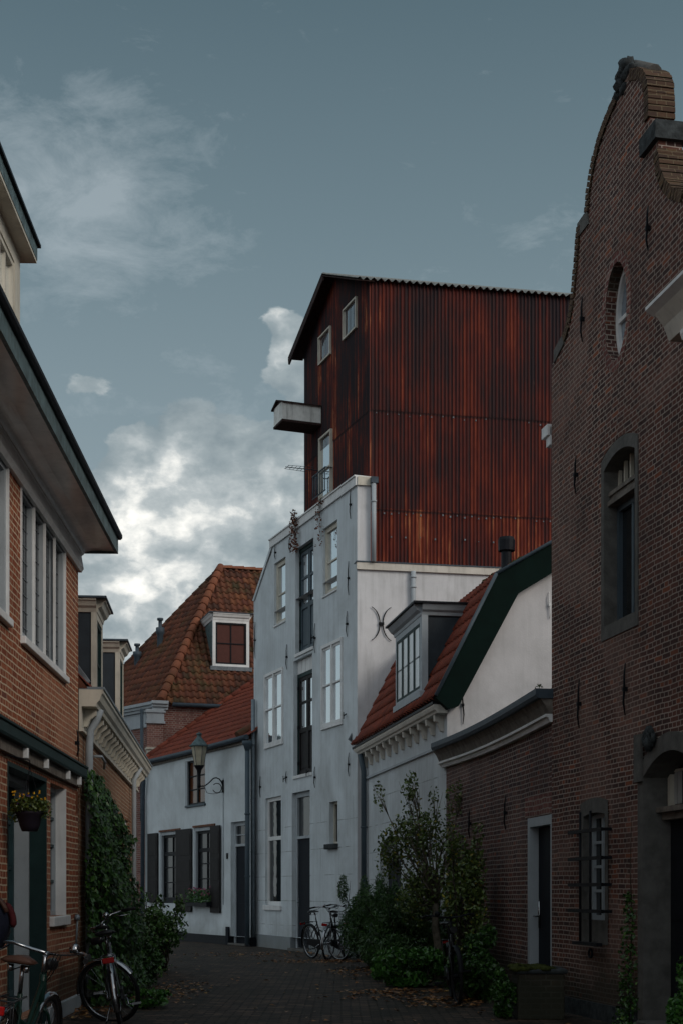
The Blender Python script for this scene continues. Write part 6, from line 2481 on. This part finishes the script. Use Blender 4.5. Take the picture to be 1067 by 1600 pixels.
shrub('climbing_shrub', 'lower dark shrub behind the black bicycle', 'shrub', (1.62, 17.4, .45), (.36, .5, .48), 3600, .042, 'leaf_ivy', clumps=16, seed=10)
shrub('leafy_bush', 'dark bush at the stone doorway of the gabled house', 'bush', (2.85, 11.7, .36), (.18, .3, .36), 2000, .034, 'leaf_bright', clumps=14, seed=11)
# creeper on the gabled house
CR = thing('creeper', 'thin creeper climbing the brick wall beside the stone doorway', 'creeper', WR.pt(WR.s(985), 0, .05))
b = MB()
sc0 = WR.s(988)
b.tube([WR.pt(sc0, 0, .03), WR.pt(sc0 + .05, .5, .02), WR.pt(sc0 - .04, 1.0, .02), WR.pt(sc0 + .02, 1.5, .02), WR.pt(sc0, 2.0, .015)], [.012, .009, .006, .004, .002], 5)
b.build('stem', 'stem_dark', CR)
b = MB()
pts = []
for k in range(520):
    z = rnd() ** 1.7 * 1.3
    w_ = .22 * (1 - z / 1.9) + .04
    pts.append(WR.pt(sc0 + (rnd() - .5) * w_ * 2, z, .02 + rnd() * .08 * (1.2 - z / 1.8)))
leaves(b, pts, .032, 1.3)
b.build('foliage', 'leaf_ivy', CR)
# dried vines hanging over the warehouse parapet
for x, y, n_, hh in ((467, 806, 210, .75), (506, 800, 60, .8)):
    s_ = WT.s(x)
    V = thing('dried_vine', 'reddish dried vine tuft spilling over the parapet' if x < 480 else 'sparse bare vine trailing from the parapet above the upper window', 'vine', WT.pt(s_, ZP, .05))
    b = MB()
    for k in range(4):
        b.tube([WT.pt(s_ + .04 * k - .06, ZP + .05, -.1), WT.pt(s_ + .05 * k - .07, ZP + .06, .08), WT.pt(s_ + .07 * k - .08, ZP - hh * .5, .08), WT.pt(s_ + .03 * k - .05, ZP - hh, .05)], [.006, .006, .004, .002], 4)
    b.build('stem', 'stem_dark', V)
    b = MB()
    pts = []
    for k in range(n_):
        z = ZP + (.22 if x < 480 else .05) - rnd() * (hh + .2)
        pts.append(WT.pt(s_ + (rnd() - .5) * .30, z, .05 + rnd() * .12))
    leaves(b, pts, .045, 1.3)
    b.build('foliage', 'leaf_dry', V)
# weeds in the annex gutter
for k, x in enumerate((826, 838)):
    s_ = WB.s(x, .15)
    V = thing('weed', ['small yellowish weed in the annex gutter', 'taller weed in the annex gutter, nearest the gabled house'][k], 'weed', WB.pt(s_, ZA + .35, .12))
    b = MB()
    leaves(b, [WB.pt(s_ + (rnd() - .5) * .18, ZA + .36 + rnd() * (.04 + .05 * k), .12 + (rnd() - .5) * .08) for _ in range(26)], .018, 2.2, up=(0, 0, .2))
    b.build('foliage', 'leaf_basket', V)

# ================================================================ mossy brick stub by the annex door
MW = thing('garden_wall', 'low mossy brick stub wall in front of the annex door', 'wall', (2.05, 15.0, 0))
b = MB()
b.abox(1.80, 2.28, 14.55, 15.1, 0, .47)
b.build('brickwork', 'brick_mossy', MW, bevel=.012)
b = MB()
b.abox(1.77, 2.31, 14.52, 15.13, .471, .52)
b.build('cap', 'stone_dark', MW, bevel=.015)
b = MB()
for i in range(60):
    lump(b, (1.76 + rnd() * .40, 14.52 + rnd() * .55, .52), (.05 + rnd() * .04, .05, .015 + rnd() * .02), i, 4, 7)
b.build('moss', 'moss', MW)
shrub('mossy_plant', 'dark trailing plant leaning on the mossy stub wall', 'plant', (1.70, 14.75, .24), (.16, .3, .26), 1500, .034, 'leaf_ivy', clumps=10, seed=12)

# ================================================================ fallen leaves
random.seed(55)
b = MB()
pts = []


def fall(cx, cy, rx, ry, n_):
    for _ in range(n_):
        a, r_ = rnd() * 6.28, rnd() ** .6
        pts.append(Vector((cx + math.cos(a) * r_ * rx, cy + math.sin(a) * r_ * ry, .012 + rnd() * .02)))


fall(.70, 18.4, .75, .5, 170)
fall(1.15, 16.6, .5, .8, 130)
fall(.9, 17.3, .9, .5, 90)
fall(-.2, 26.6, 1.3, .6, 220)
fall(.2, 23.3, .45, 1.6, 110)
fall(-2.2, 18.5, .5, 2.2, 170)
fall(-2.75, 15.2, .3, .9, 90)
fall(-1.5, 29.6, 2.0, 1.2, 140)
for _ in range(130):
    pts.append(Vector((-3 + rnd() * 5.5, 13 + rnd() * 16, .014)))
leaves(b, pts, .055, 1.3, up=(0, 0, 2.2), fold=.35)
o = b.build('fallen_leaves', 'leaf_fallen')
tag(o, 'fallen yellow and brown leaves scattered over the dark paving', None, kind='stuff')
# grass tufts along the joints of the kerb
b = MB()
for _ in range(500):
    side = rnd() < .5
    if side:
        s_ = rnd() * 9
        p = WL2.pt(s_, .02, .15 + rnd() * .5)
    else:
        p = WB.pt(-rnd() * 5.5, .02, .1 + rnd() * .5)
    leaves(b, [p + Vector((rnd() - .5, rnd() - .5, rnd() * .4)) * .08 for _ in range(4)], .02, 2.6, up=(0, 0, .1))
o = b.build('ground_cover', 'leaf_ivy')
tag(o, 'short weeds growing along the foot of the walls', None, kind='stuff')
